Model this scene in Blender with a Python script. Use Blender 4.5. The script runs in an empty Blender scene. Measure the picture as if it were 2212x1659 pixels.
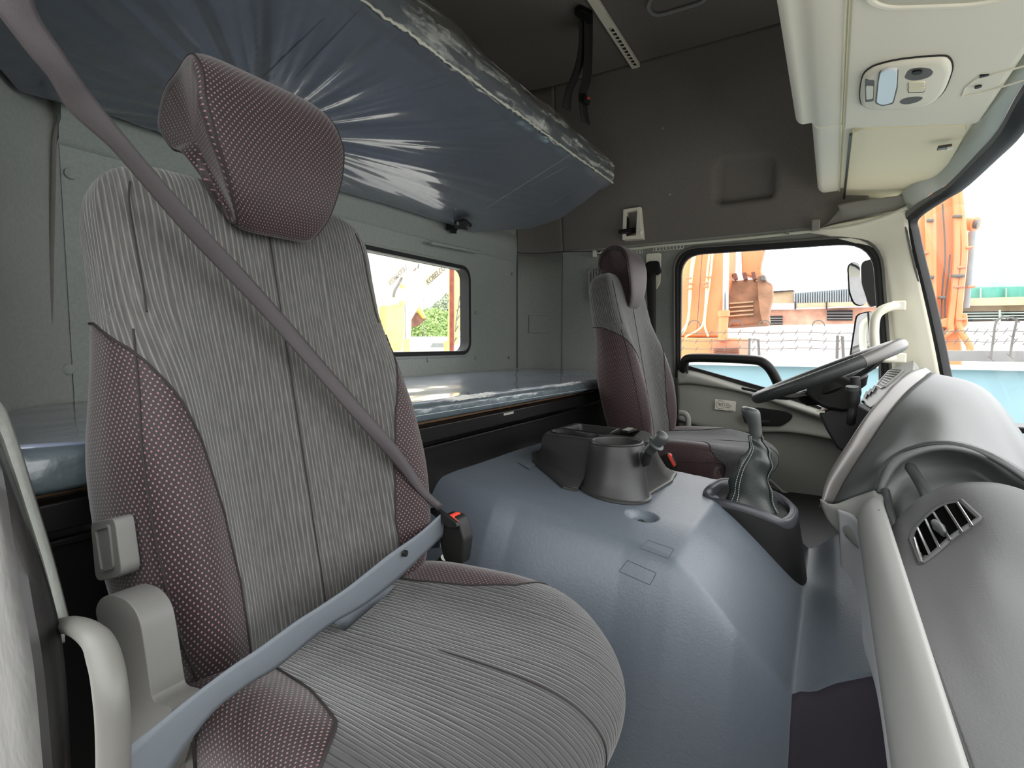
import bpy, bmesh, math, random
import numpy as np
from mathutils import Vector, Matrix, noise
random.seed(7)
SC = bpy.context.scene
COL = SC.collection
# ---------------------------------------------------------------- camera
F = 1150.0; CX, CY = 1106.0, 829.5
TH = math.atan((CY-745.0)/F); PS = math.atan((1797.0-CX)/F*math.cos(TH))
fh = Vector((-math.sin(PS), math.cos(PS), 0)); RT = Vector((math.cos(PS), math.sin(PS), 0)); ZU = Vector((0, 0, 1))
FW = math.cos(TH)*fh - math.sin(TH)*ZU; UP = math.sin(TH)*fh + math.cos(TH)*ZU
cam = bpy.data.cameras.new('camera'); co = bpy.data.objects.new('camera', cam); COL.objects.link(co)
cam.sensor_fit = 'HORIZONTAL'; cam.sensor_width = 36.0; cam.lens = F/2212*36; cam.clip_start = 0.02; cam.clip_end = 300
co.matrix_world = Matrix(((RT.x, UP.x, -FW.x, 0), (RT.y, UP.y, -FW.y, 0), (RT.z, UP.z, -FW.z, 0), (0, 0, 0, 1)))
SC.camera = co
# ---------------------------------------------------------------- world, light, exposure
w = bpy.data.worlds.new('world'); SC.world = w; w.use_nodes = True
bgn = w.node_tree.nodes['Background']; bgn.inputs[0].default_value = (0.98, 0.995, 1.0, 1); bgn.inputs[1].default_value = 4.25
SC.view_settings.view_transform = 'Standard'; SC.view_settings.look = 'None'
SC.view_settings.exposure = 0.0; SC.view_settings.gamma = 1.0
SC.view_settings.use_curve_mapping = False
SC.cycles.use_denoising = True
SC.cycles.max_bounces = 10; SC.cycles.diffuse_bounces = 6; SC.cycles.transparent_max_bounces = 16
SC.cycles.sample_clamp_indirect = 12
# ---------------------------------------------------------------- ray helpers: the photo's directions met with planes of the place
def ray(x, y): return FW + (x-CX)/F*RT - (y-CY)/F*UP
def onX(x, y, v): r = ray(x, y); return r*(v/r.x)
def onY(x, y, v): r = ray(x, y); return r*(v/r.y)
def onZ(x, y, v): r = ray(x, y); return r*(v/r.z)
def onP(x, y, p0, n):
    r = ray(x, y); n = Vector(n); return r*(Vector(p0).dot(n)/r.dot(n))
# ---------------------------------------------------------------- materials
def lin(c):
    return tuple((v/255/12.92 if v/255 <= .04045 else ((v/255+.055)/1.055)**2.4) for v in c)
def N(nt, t, **k):
    n = nt.nodes.new(t)
    for a, b in k.items(): setattr(n, a, b)
    return n
def mat(name, col, rough=.5, metal=0., bump=None, spec=.5, coat=0., var=0., sheen=0., alpha=1.):
    """col is linear; bump=(scale, strength[, distance]); var mottles the colour a little"""
    m = bpy.data.materials.new(name); m.use_nodes = True; nt = m.node_tree; b = nt.nodes['Principled BSDF']
    b.inputs['Base Color'].default_value = (*col, 1); b.inputs['Roughness'].default_value = rough
    b.inputs['Metallic'].default_value = metal; b.inputs['Specular IOR Level'].default_value = spec
    b.inputs['Coat Weight'].default_value = coat; b.inputs['Coat Roughness'].default_value = .08
    b.inputs['Sheen Weight'].default_value = sheen; b.inputs['Alpha'].default_value = alpha
    tc = N(nt, 'ShaderNodeTexCoord')
    if bump:
        no = N(nt, 'ShaderNodeTexNoise'); no.inputs['Scale'].default_value = bump[0]; no.inputs['Detail'].default_value = 3
        bu = N(nt, 'ShaderNodeBump'); bu.inputs['Strength'].default_value = bump[1]
        bu.inputs['Distance'].default_value = bump[2] if len(bump) > 2 else .002
        nt.links.new(tc.outputs['Object'], no.inputs['Vector']); nt.links.new(no.outputs['Fac'], bu.inputs['Height'])
        nt.links.new(bu.outputs['Normal'], b.inputs['Normal'])
    if var:
        n2 = N(nt, 'ShaderNodeTexNoise'); n2.inputs['Scale'].default_value = bump[0]*.5 if bump else 6; n2.inputs['Detail'].default_value = 4
        mr = N(nt, 'ShaderNodeMapRange'); mr.inputs['From Min'].default_value = .3; mr.inputs['From Max'].default_value = .7
        mr.inputs['To Min'].default_value = 1-var; mr.inputs['To Max'].default_value = 1+var
        mx = N(nt, 'ShaderNodeMix', data_type='RGBA', blend_type='MULTIPLY'); mx.inputs[0].default_value = 1
        mx.inputs[6].default_value = (*col, 1)
        nt.links.new(tc.outputs['Object'], n2.inputs['Vector']); nt.links.new(n2.outputs['Fac'], mr.inputs['Value'])
        nt.links.new(mr.outputs[0], mx.inputs[7]); nt.links.new(mx.outputs[2], b.inputs['Base Color'])
    return m
def rib_fabric(name, lo, hi):
    m = mat(name, lo, .75, sheen=.3, spec=.3); nt = m.node_tree; b = nt.nodes['Principled BSDF']
    uv = N(nt, 'ShaderNodeTexCoord'); mp = N(nt, 'ShaderNodeMapping'); mp.inputs['Scale'].default_value = (1, .10, 1)
    no = N(nt, 'ShaderNodeTexNoise'); no.inputs['Scale'].default_value = 30; no.inputs['Detail'].default_value = 1
    sx = N(nt, 'ShaderNodeSeparateXYZ'); mu = N(nt, 'ShaderNodeMath', operation='MULTIPLY'); mu.inputs[1].default_value = 980
    ma = N(nt, 'ShaderNodeMath', operation='MULTIPLY_ADD'); ma.inputs[1].default_value = 14
    si = N(nt, 'ShaderNodeMath', operation='SINE'); n2 = N(nt, 'ShaderNodeTexNoise'); n2.inputs['Scale'].default_value = 260; n2.inputs['Detail'].default_value = 1
    mp2 = N(nt, 'ShaderNodeMapping'); mp2.inputs['Scale'].default_value = (1, .12, 1)
    mm = N(nt, 'ShaderNodeMath', operation='MULTIPLY_ADD'); mm.inputs[1].default_value = .75; mm.inputs[2].default_value = .02
    ad = N(nt, 'ShaderNodeMath', operation='MULTIPLY_ADD'); ad.inputs[1].default_value = .9; 
    sb = N(nt, 'ShaderNodeMath', operation='SUBTRACT'); sb.inputs[1].default_value = .38
    cr = N(nt, 'ShaderNodeMix', data_type='RGBA'); cr.inputs[6].default_value = (*lo, 1); cr.inputs[7].default_value = (*hi, 1)
    bu = N(nt, 'ShaderNodeBump'); bu.inputs['Strength'].default_value = .55; bu.inputs['Distance'].default_value = .002
    L = nt.links.new
    L(uv.outputs['UV'], mp.inputs[0]); L(mp.outputs[0], no.inputs['Vector']); L(uv.outputs['UV'], sx.inputs[0]); L(sx.outputs[0], mu.inputs[0])
    L(no.outputs['Fac'], ma.inputs[0]); L(mu.outputs[0], ma.inputs[2]); L(ma.outputs[0], si.inputs[0])
    L(uv.outputs['UV'], mp2.inputs[0]); L(mp2.outputs[0], n2.inputs['Vector'])
    po = N(nt, 'ShaderNodeMath', operation='MAXIMUM'); po.inputs[1].default_value = 0; pw_ = N(nt, 'ShaderNodeMath', operation='POWER'); pw_.inputs[1].default_value = 2.5; L(si.outputs[0], po.inputs[0]); L(po.outputs[0], pw_.inputs[0]); L(pw_.outputs[0], mm.inputs[0]); L(n2.outputs['Fac'], ad.inputs[0]); L(mm.outputs[0], ad.inputs[2]); L(ad.outputs[0], sb.inputs[0])
    L(sb.outputs[0], cr.inputs[0]); L(cr.outputs[2], b.inputs['Base Color']); L(sb.outputs[0], bu.inputs['Height']); L(bu.outputs[0], b.inputs['Normal'])
    return m
def dot_fabric(name, base, dot, sc=155):
    m = mat(name, base, .55, sheen=.25, spec=.3); nt = m.node_tree; b = nt.nodes['Principled BSDF']; L = nt.links.new
    uv = N(nt, 'ShaderNodeTexCoord'); mp = N(nt, 'ShaderNodeMapping'); mp.inputs['Rotation'].default_value = (0, 0, math.radians(45)); mp.inputs['Scale'].default_value = (1.0, .8, 1)
    vo = N(nt, 'ShaderNodeTexVoronoi', voronoi_dimensions='2D'); vo.inputs['Scale'].default_value = sc; vo.inputs['Randomness'].default_value = 0
    mr = N(nt, 'ShaderNodeMapRange'); mr.inputs['From Min'].default_value = .13; mr.inputs['From Max'].default_value = .25; mr.inputs['To Min'].default_value = 1; mr.inputs['To Max'].default_value = 0
    cr = N(nt, 'ShaderNodeMix', data_type='RGBA'); cr.inputs[6].default_value = (*base, 1); cr.inputs[7].default_value = (*dot, 1)
    bu = N(nt, 'ShaderNodeBump'); bu.inputs['Strength'].default_value = .35; bu.inputs['Distance'].default_value = .001
    L(uv.outputs['UV'], mp.inputs[0]); L(mp.outputs[0], vo.inputs['Vector']); L(vo.outputs['Distance'], mr.inputs['Value'])
    L(mr.outputs[0], cr.inputs[0]); L(cr.outputs[2], b.inputs['Base Color']); L(mr.outputs[0], bu.inputs['Height']); L(bu.outputs[0], b.inputs['Normal'])
    return m
def glass_mat(name, tint=(1, 1, 1), refl=.05):
    m = bpy.data.materials.new(name); m.use_nodes = True; nt = m.node_tree; nt.nodes.clear()
    o = N(nt, 'ShaderNodeOutputMaterial'); t = N(nt, 'ShaderNodeBsdfTransparent'); t.inputs[0].default_value = (*tint, 1)
    g = N(nt, 'ShaderNodeBsdfGlossy'); g.inputs['Roughness'].default_value = .01; fr = N(nt, 'ShaderNodeFresnel'); fr.inputs[0].default_value = 1.35
    mu = N(nt, 'ShaderNodeMath', operation='MULTIPLY'); mu.inputs[1].default_value = refl
    mx = N(nt, 'ShaderNodeMixShader'); L = nt.links.new
    L(fr.outputs[0], mu.inputs[0]); L(mu.outputs[0], mx.inputs[0]); L(t.outputs[0], mx.inputs[1]); L(g.outputs[0], mx.inputs[2]); L(mx.outputs[0], o.inputs[0])
    return m
def film_mat(name):
    m = bpy.data.materials.new(name); m.use_nodes = True; nt = m.node_tree; nt.nodes.clear(); L = nt.links.new
    o = N(nt, 'ShaderNodeOutputMaterial'); t = N(nt, 'ShaderNodeBsdfTransparent'); t.inputs[0].default_value = (.93, .94, .93, 1)
    p = N(nt, 'ShaderNodeBsdfPrincipled'); p.inputs['Base Color'].default_value = (.75, .74, .68, 1); p.inputs['Roughness'].default_value = .15
    tc = N(nt, 'ShaderNodeTexCoord'); no = N(nt, 'ShaderNodeTexNoise'); no.inputs['Scale'].default_value = 34; no.inputs['Detail'].default_value = 4; mpf = N(nt, 'ShaderNodeMapping'); mpf.inputs['Scale'].default_value = (1, .16, 1)
    mr = N(nt, 'ShaderNodeMapRange'); mr.inputs['From Min'].default_value = .5; mr.inputs['From Max'].default_value = .66; mr.inputs['To Min'].default_value = .06; mr.inputs['To Max'].default_value = .7  # pale noise streaks in the mix stand in for highlights on the film
    bu = N(nt, 'ShaderNodeBump'); bu.inputs['Strength'].default_value = .8; bu.inputs['Distance'].default_value = .01
    mx = N(nt, 'ShaderNodeMixShader')
    L(tc.outputs['Object'], mpf.inputs[0]); L(mpf.outputs[0], no.inputs['Vector']); L(no.outputs['Fac'], mr.inputs[0]); L(no.outputs['Fac'], bu.inputs['Height']); L(bu.outputs[0], p.inputs['Normal'])
    L(mr.outputs[0], mx.inputs[0]); L(t.outputs[0], mx.inputs[1]); L(p.outputs[0], mx.inputs[2]); L(mx.outputs[0], o.inputs[0])
    return m
M = {}
M['felt'] = mat('felt', lin((150, 152, 146)), .95, bump=(260, .35, .001), var=.06, spec=.15)
M['felt_dark'] = mat('felt_dark', lin((120, 116, 110)), .95, bump=(260, .35, .001), var=.06, spec=.15)
M['felt_rear'] = mat('felt_rear', lin((156, 161, 155)), .95, bump=(260, .35, .001), var=.06, spec=.15)
M['beige'] = mat('beige', lin((240, 236, 218)), .62, bump=(500, .12, .0006), spec=.35)
M['visor'] = mat('visor', lin((244, 236, 206)), .7, bump=(500, .1, .0006), spec=.3)
M['groove'] = mat('groove', (.02, .02, .018), .8)
M['grey_plastic'] = mat('grey_plastic', lin((140, 139, 133)), .55, bump=(420, .2, .0006), spec=.4)
M['cover_grey'] = mat('cover_grey', lin((92, 91, 88)), .5, bump=(420, .25, .0007), spec=.4)
M['handle_grey'] = mat('handle_grey', lin((100, 99, 95)), .5, bump=(420, .2, .0007), spec=.4)
M['grey_door'] = mat('grey_door', lin((142, 141, 133)), .6, bump=(420, .2, .0006), spec=.35)
M['dash_dark'] = mat('dash_dark', lin((60, 63, 62)), .42, bump=(330, .35, .0009), spec=.45)
M['dash_pod'] = mat('dash_pod', lin((66, 66, 66)), .5, bump=(330, .4, .0009), spec=.3)
M['void'] = mat('dark_void', (.004, .004, .004), 1., spec=0.)
M['knee_light'] = mat('knee_light', lin((176, 177, 178)), .5, bump=(420, .25, .0007), spec=.4)
M['seam_felt'] = mat('seam_felt', lin((62, 62, 60)), .95)
M['footwell_shade'] = mat('footwell_shade_paint', lin((52, 49, 55)), .95, spec=.1)
M['dash_mid'] = mat('dash_mid', lin((116, 119, 117)), .45, bump=(330, .25, .0008), spec=.5)
M['dash_light'] = mat('dash_light', lin((134, 134, 130)), .5, bump=(420, .25, .0007), spec=.45)
M['silver'] = mat('silver', lin((108, 105, 102)), .36, metal=.25, spec=.5)
M['black'] = mat('black', (.008, .008, .008), .45, spec=.3)
M['black_soft'] = mat('black_soft', lin((25, 25, 24)), .5, bump=(420, .25, .0007), spec=.35)
M['black_satin'] = mat('black_satin', lin((46, 46, 45)), .42, bump=(420, .15, .0006), spec=.4)
M['black_paint'] = mat('black_paint', (.006, .0055, .0055), .35, spec=.22)
M['rubber'] = mat('rubber', (.02, .02, .02), .6, spec=.3)
M['seal_grey'] = mat('seal_grey', lin((92, 90, 86)), .5, spec=.4)
M['leather'] = mat('leather', lin((46, 52, 50)), .36, bump=(160, .3, .001), spec=.5)
M['vinyl'] = mat('vinyl', lin((90, 97, 105)), .40, bump=(230, .45, .0011), spec=.5, var=.03)
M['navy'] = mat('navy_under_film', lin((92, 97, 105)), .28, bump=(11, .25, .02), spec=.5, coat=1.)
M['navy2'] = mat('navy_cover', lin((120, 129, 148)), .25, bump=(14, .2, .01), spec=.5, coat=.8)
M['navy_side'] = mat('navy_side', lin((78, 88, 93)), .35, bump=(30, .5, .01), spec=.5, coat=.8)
M['film'] = film_mat('clear_film')
M['ply'] = mat('plywood', lin((105, 78, 50)), .7, var=.2)
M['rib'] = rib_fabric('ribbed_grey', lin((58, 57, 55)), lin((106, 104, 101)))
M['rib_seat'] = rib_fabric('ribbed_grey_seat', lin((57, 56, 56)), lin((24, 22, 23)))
M['dots'] = dot_fabric('maroon_dotted', lin((29, 18, 20)), lin((132, 94, 96)), 215)
M['dots_dark'] = dot_fabric('dark_dotted', lin((54, 46, 46)), lin((128, 96, 96)), 190)
M['seam'] = mat('seam_thread', (.012, .008, .008), .8)
M['stitch'] = mat('stitch', lin((185, 190, 185)), .7)
M['web'] = mat('webbing', lin((60, 55, 57)), .6, bump=(700, .5, .0006), spec=.4)
M['web_lap'] = mat('webbing_lap', lin((96, 102, 108)), .55, bump=(700, .5, .0006), spec=.4)
M['web_black'] = mat('webbing_black', (.012, .010, .010), .7)
M['red'] = mat('red_button', lin((225, 70, 55)), .4)
M['metal'] = mat('metal', lin((190, 190, 188)), .25, metal=1.)
M['steel'] = mat('dark_steel', lin((90, 88, 85)), .35, metal=.9)
M['chrome'] = mat('chrome', (.8, .8, .82), .06, metal=1.)
M['lens'] = mat('lamp_lens', (.75, .77, .8), .08, spec=.8, coat=.5)
M['sticker'] = mat('sticker', lin((225, 222, 205)), .5)
M['ink'] = mat('ink', lin((95, 92, 86)), .6)
M['white_plastic'] = mat('white_plastic', lin((222, 222, 205)), .4)
M['orange'] = mat('orange_paint', lin((222, 142, 96)), .4, spec=.4, bump=(3, .2, .01), var=.12)
M['orange_d'] = mat('orange_paint_dull', lin((205, 130, 100)), .5, var=.15)
M['yellow'] = mat('yellow_paint', lin((240, 222, 120)), .45, var=.1)
M['yellow_pale'] = mat('yellow_pale', lin((244, 230, 180)), .5, var=.1)
M['rust'] = mat('rusty_steel', lin((150, 116, 92)), .8, bump=(9, .6, .02), var=.3)
M['rust_d'] = mat('rusty_steel_brown', lin((118, 82, 70)), .8, bump=(9, .6, .02), var=.3)
M['iron'] = mat('iron', lin((98, 95, 92)), .6)
M['brick'] = mat('brick', lin((196, 152, 132)), .9, bump=(10, .3, .02), var=.2)
M['concrete'] = mat('concrete', lin((180, 160, 132)), .9, bump=(5, .3, .02), var=.2)
M['tin'] = mat('tin', lin((132, 140, 144)), .5, metal=.2, var=.1)
M['tin_green'] = mat('tin_green', lin((160, 180, 165)), .6, var=.12)
M['green_net'] = mat('green_sheet', lin((80, 150, 135)), .7, var=.1)
M['white_out'] = mat('white_sheet', (.85, .85, .85), .7, var=.04)
M['blue_wall'] = mat('light_blue_paint', lin((140, 172, 182)), .8, bump=(4, .2, .02), var=.05)
M['grey_out'] = mat('grey_outside', lin((138, 136, 134)), .8, var=.1)
M['dark_out'] = mat('dark_opening', (.03, .03, .035), .9)
M['ground'] = mat('ground', (.5, .49, .46), .95, var=.1)
M['leaf'] = mat('leaves', lin((150, 175, 110)), .7, var=.35)
M['leaf_g'] = mat('leaves_grey', lin((150, 160, 135)), .7, var=.3)
M['glass'] = glass_mat('glass'); M['mirror'] = mat('mirror', (.9, .92, .95), .02, metal=1.)
# ---------------------------------------------------------------- object helpers
def tag(o, label=None, cat=None, group=None, kind=None):
    if label: o['label'] = label
    if cat: o['category'] = cat
    if group: o['group'] = group
    if kind: o['kind'] = kind
    return o
def empty(name, loc, label=None, cat=None, group=None, kind=None):
    o = bpy.data.objects.new(name, None); COL.objects.link(o); o.location = loc; o.empty_display_size = .05
    bpy.context.view_layer.update()
    return tag(o, label, cat, group, kind)
def finish(name, me, m, parent=None, smooth=True, ang=40, bevel=0, seg=3, solid=0, sub=0, uvs=None):
    o = bpy.data.objects.new(name, me); COL.objects.link(o)
    if m is not None: me.materials.append(M[m] if isinstance(m, str) else m)
    if smooth:
        me.polygons.foreach_set('use_smooth', [True]*len(me.polygons)); me.set_sharp_from_angle(angle=math.radians(ang))
    if parent is not None:
        o.parent = parent; o.matrix_parent_inverse = parent.matrix_world.inverted()
    if solid:
        s = o.modifiers.new('solid', 'SOLIDIFY'); s.thickness = solid; s.offset = 0
    if bevel:
        b = o.modifiers.new('bevel', 'BEVEL'); b.width = bevel; b.segments = seg; b.limit_method = 'ANGLE'; b.angle_limit = math.radians(35); b.harden_normals = True
    if sub:
        s = o.modifiers.new('sub', 'SUBSURF'); s.levels = sub; s.render_levels = sub
    return o
def from_py(name, v, f, m, parent=None, **k):
    me = bpy.data.meshes.new(name); me.from_pydata([tuple(p) for p in v], [], f)
    bm = bmesh.new(); bm.from_mesh(me); bmesh.ops.remove_doubles(bm, verts=bm.verts, dist=1e-6)
    bmesh.ops.recalc_face_normals(bm, faces=bm.faces); bm.to_mesh(me); bm.free()
    return finish(name, me, m, parent, **k)
class MB:
    def __init__(s): s.v = []; s.f = []
    def add(s, v, f):
        n = len(s.v); s.v += [tuple(p) for p in v]; s.f += [tuple(i+n for i in q) for q in f]; return s
    def box(s, c, size, R=None):
        R = R or Matrix.Identity(3); c = Vector(c); a = Vector(size)/2
        P = [c + R @ Vector((x*a.x, y*a.y, z*a.z)) for x in (-1, 1) for y in (-1, 1) for z in (-1, 1)]
        return s.add(P, [(0, 1, 3, 2), (4, 6, 7, 5), (0, 4, 5, 1), (2, 3, 7, 6), (0, 2, 6, 4), (1, 5, 7, 3)])
    def bar(s, a, b, w, h, up=(0, 0, 1)):
        a = Vector(a); b = Vector(b); d = (b-a); R = frame(d, up); return s.box((a+b)/2, (d.length, w, h), R)
    def tube(s, pts, r, n=12, caps=True):
        pts = [Vector(p) for p in pts]; rs = r if isinstance(r, (list, tuple)) else [r]*len(pts)
        V = []; prev = None
        for i, p in enumerate(pts):
            d = (pts[min(i+1, len(pts)-1)]-pts[max(i-1, 0)]).normalized()
            if prev is None:
                u = d.orthogonal().normalized()
            else:
                u = (prev - d*prev.dot(d)).normalized()
            prev = u; w_ = d.cross(u)
            V += [p + rs[i]*(math.cos(2*math.pi*k/n)*u + math.sin(2*math.pi*k/n)*w_) for k in range(n)]
        Fc = [(i*n+k, i*n+(k+1) % n, (i+1)*n+(k+1) % n, (i+1)*n+k) for i in range(len(pts)-1) for k in range(n)]
        if caps: Fc += [tuple(range(n))[::-1], tuple((len(pts)-1)*n+k for k in range(n))]
        return s.add(V, Fc)
    def rings(s, rings, caps=True, closed=True):
        n = len(rings[0]); V = [p for r in rings for p in r]; m = n if closed else n-1
        Fc = [(i*n+k, i*n+(k+1) % n, (i+1)*n+(k+1) % n, (i+1)*n+k) for i in range(len(rings)-1) for k in range(m)]
        if caps: Fc += [tuple(range(n))[::-1], tuple((len(rings)-1)*n+k for k in range(n))]
        return s.add(V, Fc)
    def prism(s, poly, d):
        d = Vector(d); return s.rings([[Vector(p) for p in poly], [Vector(p)+d for p in poly]])
    def mk(s, name, m, parent=None, **k): return from_py(name, s.v, s.f, m, parent, **k)
def frame(x, up=(0, 0, 1)):
    x = Vector(x).normalized(); up = Vector(up)
    if abs(x.dot(up.normalized())) > .98: up = Vector((1, 0, 0))
    y = up.cross(x).normalized(); z = x.cross(y)
    return Matrix((x, y, z)).transposed()
def cr(P, n, closed=False):
    """Catmull-Rom through points P (Vectors), n samples a span"""
    P = [Vector(p) for p in P]; L = len(P); out = []
    for i in range(L if closed else L-1):
        if closed: a, b, c, d = P[(i-1) % L], P[i], P[(i+1) % L], P[(i+2) % L]
        else:
            b, c = P[i], P[i+1]; a = P[i-1] if i else b*2-c; d = P[i+2] if i+2 < L else c*2-b
        for k in range(n):
            t = k/n; out.append(.5*((2*b)+(c-a)*t+(2*a-5*b+4*c-d)*t*t+(3*b-a-3*c+d)*t**3))
    if not closed: out.append(P[-1])
    return out
def smooth_grid(G, nu=6, nv=6):
    R = [cr(r, nv) for r in G]; C = [cr([R[i][j] for i in range(len(R))], nu) for j in range(len(R[0]))]
    return [[C[j][i] for j in range(len(C))] for i in range(len(C[0]))]
def patch(name, G, m, parent=None, nu=6, nv=6, solid=.004, **k):
    g = smooth_grid(G, nu, nv) if nu > 1 or nv > 1 else G
    mb = MB().rings(g, caps=False, closed=False); return mb.mk(name, m, parent, solid=solid, **k)
def plate(name, outer, holes, m, parent=None, solid=.02, **k):
    """flat or gently curved plate with holes: loops of 3-D points"""
    bm = bmesh.new(); E = []
    for lp in [outer]+holes:
        vs = [bm.verts.new(p) for p in lp]; E += [bm.edges.new((vs[i], vs[(i+1) % len(vs)])) for i in range(len(vs))]
    bmesh.ops.triangle_fill(bm, use_beauty=True, use_dissolve=False, edges=E)
    me = bpy.data.meshes.new(name); bm.to_mesh(me); bm.free()
    return finish(name, me, m, parent, solid=solid, **k)
def rrect(a0, a1, b0, b1, r, n=6):
    P = []
    for (ca, cb, s) in ((a1-r, b1-r, 0), (a0+r, b1-r, 90), (a0+r, b0+r, 180), (a1-r, b0+r, 270)):
        P += [(ca+r*math.cos(math.radians(s+90*k/n)), cb+r*math.sin(math.radians(s+90*k/n))) for k in range(n+1)]
    return P
def round_poly(P, rad, n=5):
    P = [Vector(p) for p in P]; out = []; L = len(P)
    for i in range(L):
        r = rad[i] if isinstance(rad, (list, tuple)) else rad
        a, b, c = P[i-1], P[i], P[(i+1) % L]
        da = min(r, (a-b).length*.48); dc = min(r, (c-b).length*.48)
        p0 = b+(a-b).normalized()*da; p1 = b+(c-b).normalized()*dc
        out += [p0*(1-t)**2+2*b*t*(1-t)+p1*t*t for t in [k/n for k in range(n+1)]]
    return out
def path_round(P, rads, n=7):
    P = [Vector(p) for p in P]; out = [P[0]]
    for i in range(1, len(P)-1):
        a, b, c = P[i-1], P[i], P[i+1]; r = rads[i-1]; p0 = b+(a-b).normalized()*r; p1 = b+(c-b).normalized()*r
        out += [p0*(1-t)**2+2*b*t*(1-t)+p1*t*t for t in [k/n for k in range(n+1)]]
    return out+[P[-1]]
def offset_loop(P, c, k):
    c = Vector(c); return [c+(Vector(p)-c)*k for p in P]
def band(name, loop, w_, t, normal, m, parent=None, closed=True, **k):
    """sweep a small rectangle along a loop: seals, lips and frames"""
    P = [Vector(p) for p in loop]; nrm = Vector(normal).normalized(); R = []; L = len(P)
    for i in range(L):
        a = P[(i-1) % L] if closed or i else P[0]; b = P[(i+1) % L] if closed or i < L-1 else P[-1]
        s = (b-a).normalized().cross(nrm).normalized()
        R.append([P[i]-s*w_/2-nrm*t/2, P[i]+s*w_/2-nrm*t/2, P[i]+s*w_/2+nrm*t/2, P[i]-s*w_/2+nrm*t/2])
    mb = MB()
    if closed: mb.rings(R+[R[0]], caps=False)
    else: mb.rings(R)
    return mb.mk(name, m, parent, **k)
def text_obj(s, size, m, parent, loc, xdir, ydir, name='lettering', depth=.0004, bold=0):
    cu = bpy.data.curves.new('txt', 'FONT'); cu.body = s; cu.size = size; cu.align_x = 'CENTER'; cu.align_y = 'CENTER'; cu.extrude = depth; cu.offset = bold
    t = bpy.data.objects.new('txt', cu); COL.objects.link(t)
    me = bpy.data.meshes.new_from_object(t.evaluated_get(bpy.context.evaluated_depsgraph_get())); bpy.data.objects.remove(t)
    x = Vector(xdir).normalized(); y = (Vector(ydir)-x*x.dot(Vector(ydir))).normalized(); z = x.cross(y)
    me.transform(Matrix(((x.x, y.x, z.x, loc[0]), (x.y, y.y, z.y, loc[1]), (x.z, y.z, z.z, loc[2]), (0, 0, 0, 1))))
    me.materials.clear()
    return finish(name, me, m, parent, smooth=False)
def sst(a, b, x):
    t = min(1, max(0, (x-a)/(b-a))); return t*t*(3-2*t)
def interp(x, xs, ys):
    return float(np.interp(x, xs, ys))
# ================================================================ THE CAB SHELL
XR, YL, YR, ZC, ZF = -1.42, .25, 2.52, 1.25, -.85
HC = onZ(1386, 1109, -.352)
def hfloor(x, y):
    z = interp(x, [-.8, -.4, -.2], [-.295, -.348, -.372])
    q_ = min(1, max(0, (x+.23)/.195)); z -= .178*(q_**1.3); z += max(0, x+.035)*.60*sst(-.045, .03, x)
    yb = interp(x, [-.6, -.27, 0, .4], [.79, .86, .93, .93])
    low = -.80 + .1*sst(.3, .6, x)
    z -= .02*sst(yb+.24, yb, y)
    wd = interp(x, [-.55, -.32, -.12], [.17, .12, .035]); z += (low-z)*sst(yb+wd, yb-.075-wd*.3, y)
    ye = interp(x, [-.6, -.2, 0, .3], [1.47, 1.52, 1.64, 1.7])
    z += (-.66-z)*sst(ye, ye+.05, y) if z > -.66 else 0
    h = math.hypot(x-HC.x, y-HC.y)
    z -= .016*sst(.034, .022, h)
    z += .0022*math.sin(5*x+3*math.sin(4*y))*math.sin(9*y+2*x)
    return z
def hit(px, py, dz=0):
    r = ray(px, py); a, b = .3, 3.
    t = .4
    while t < 4:
        p = r*t
        if p.z < hfloor(p.x, p.y)+dz:
            lo, hi = t-.02, t
            for _ in range(24):
                m_ = (lo+hi)/2; p = r*m_
                if p.z < hfloor(p.x, p.y)+dz: hi = m_
                else: lo = m_
            return r*hi
        t += .02
    return r*1.5
nx, ny = 300, 420
V = []
for i in range(nx+1):
    x = -.79+1.35*i/nx
    for j in range(ny+1):
        y = .26+2.24*j/ny
        V.append((x, y, hfloor(x, y)))
Fc = [(i*(ny+1)+j, (i+1)*(ny+1)+j, (i+1)*(ny+1)+j+1, i*(ny+1)+j+1) for i in range(nx) for j in range(ny)]
fl = from_py('floor', V, Fc, 'vinyl', ang=180)
tag(fl, 'blue-grey leather-grained vinyl mat moulded over the raised engine tunnel', None, kind='structure')
def embossed(pts, r=.0011):
    P = []
    for i in range(len(pts)-1):
        for k in range(8):
            P.append(hit(pts[i][0]+(pts[i+1][0]-pts[i][0])*k/8, pts[i][1]+(pts[i+1][1]-pts[i][1])*k/8))
    P.append(hit(*pts[-1])); return P
for q in ([(1400, 1167), (1456, 1186), (1444, 1206.5), (1382, 1184), (1400, 1167)], [(1356, 1210.6), (1418, 1238), (1404, 1263.5), (1337, 1234), (1356, 1210.6)]):
    MB().tube(embossed(q), .0007, 6).mk('cut_mark', mat('cut_line', lin((70, 74, 80)), .7), fl)
hc = Vector((HC.x, HC.y-.004, hfloor(HC.x, HC.y)))
MB().tube([hc+Vector((0, 0, -.001)), hc+Vector((0, 0, .0025))], .011, 20).mk('mounting_hole', 'black_soft', fl)
MB().tube([hc+Vector((0, 0, .002)), hc+Vector((0, 0, .007))], .005, 12).mk('bolt_head', 'steel', fl)
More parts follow.
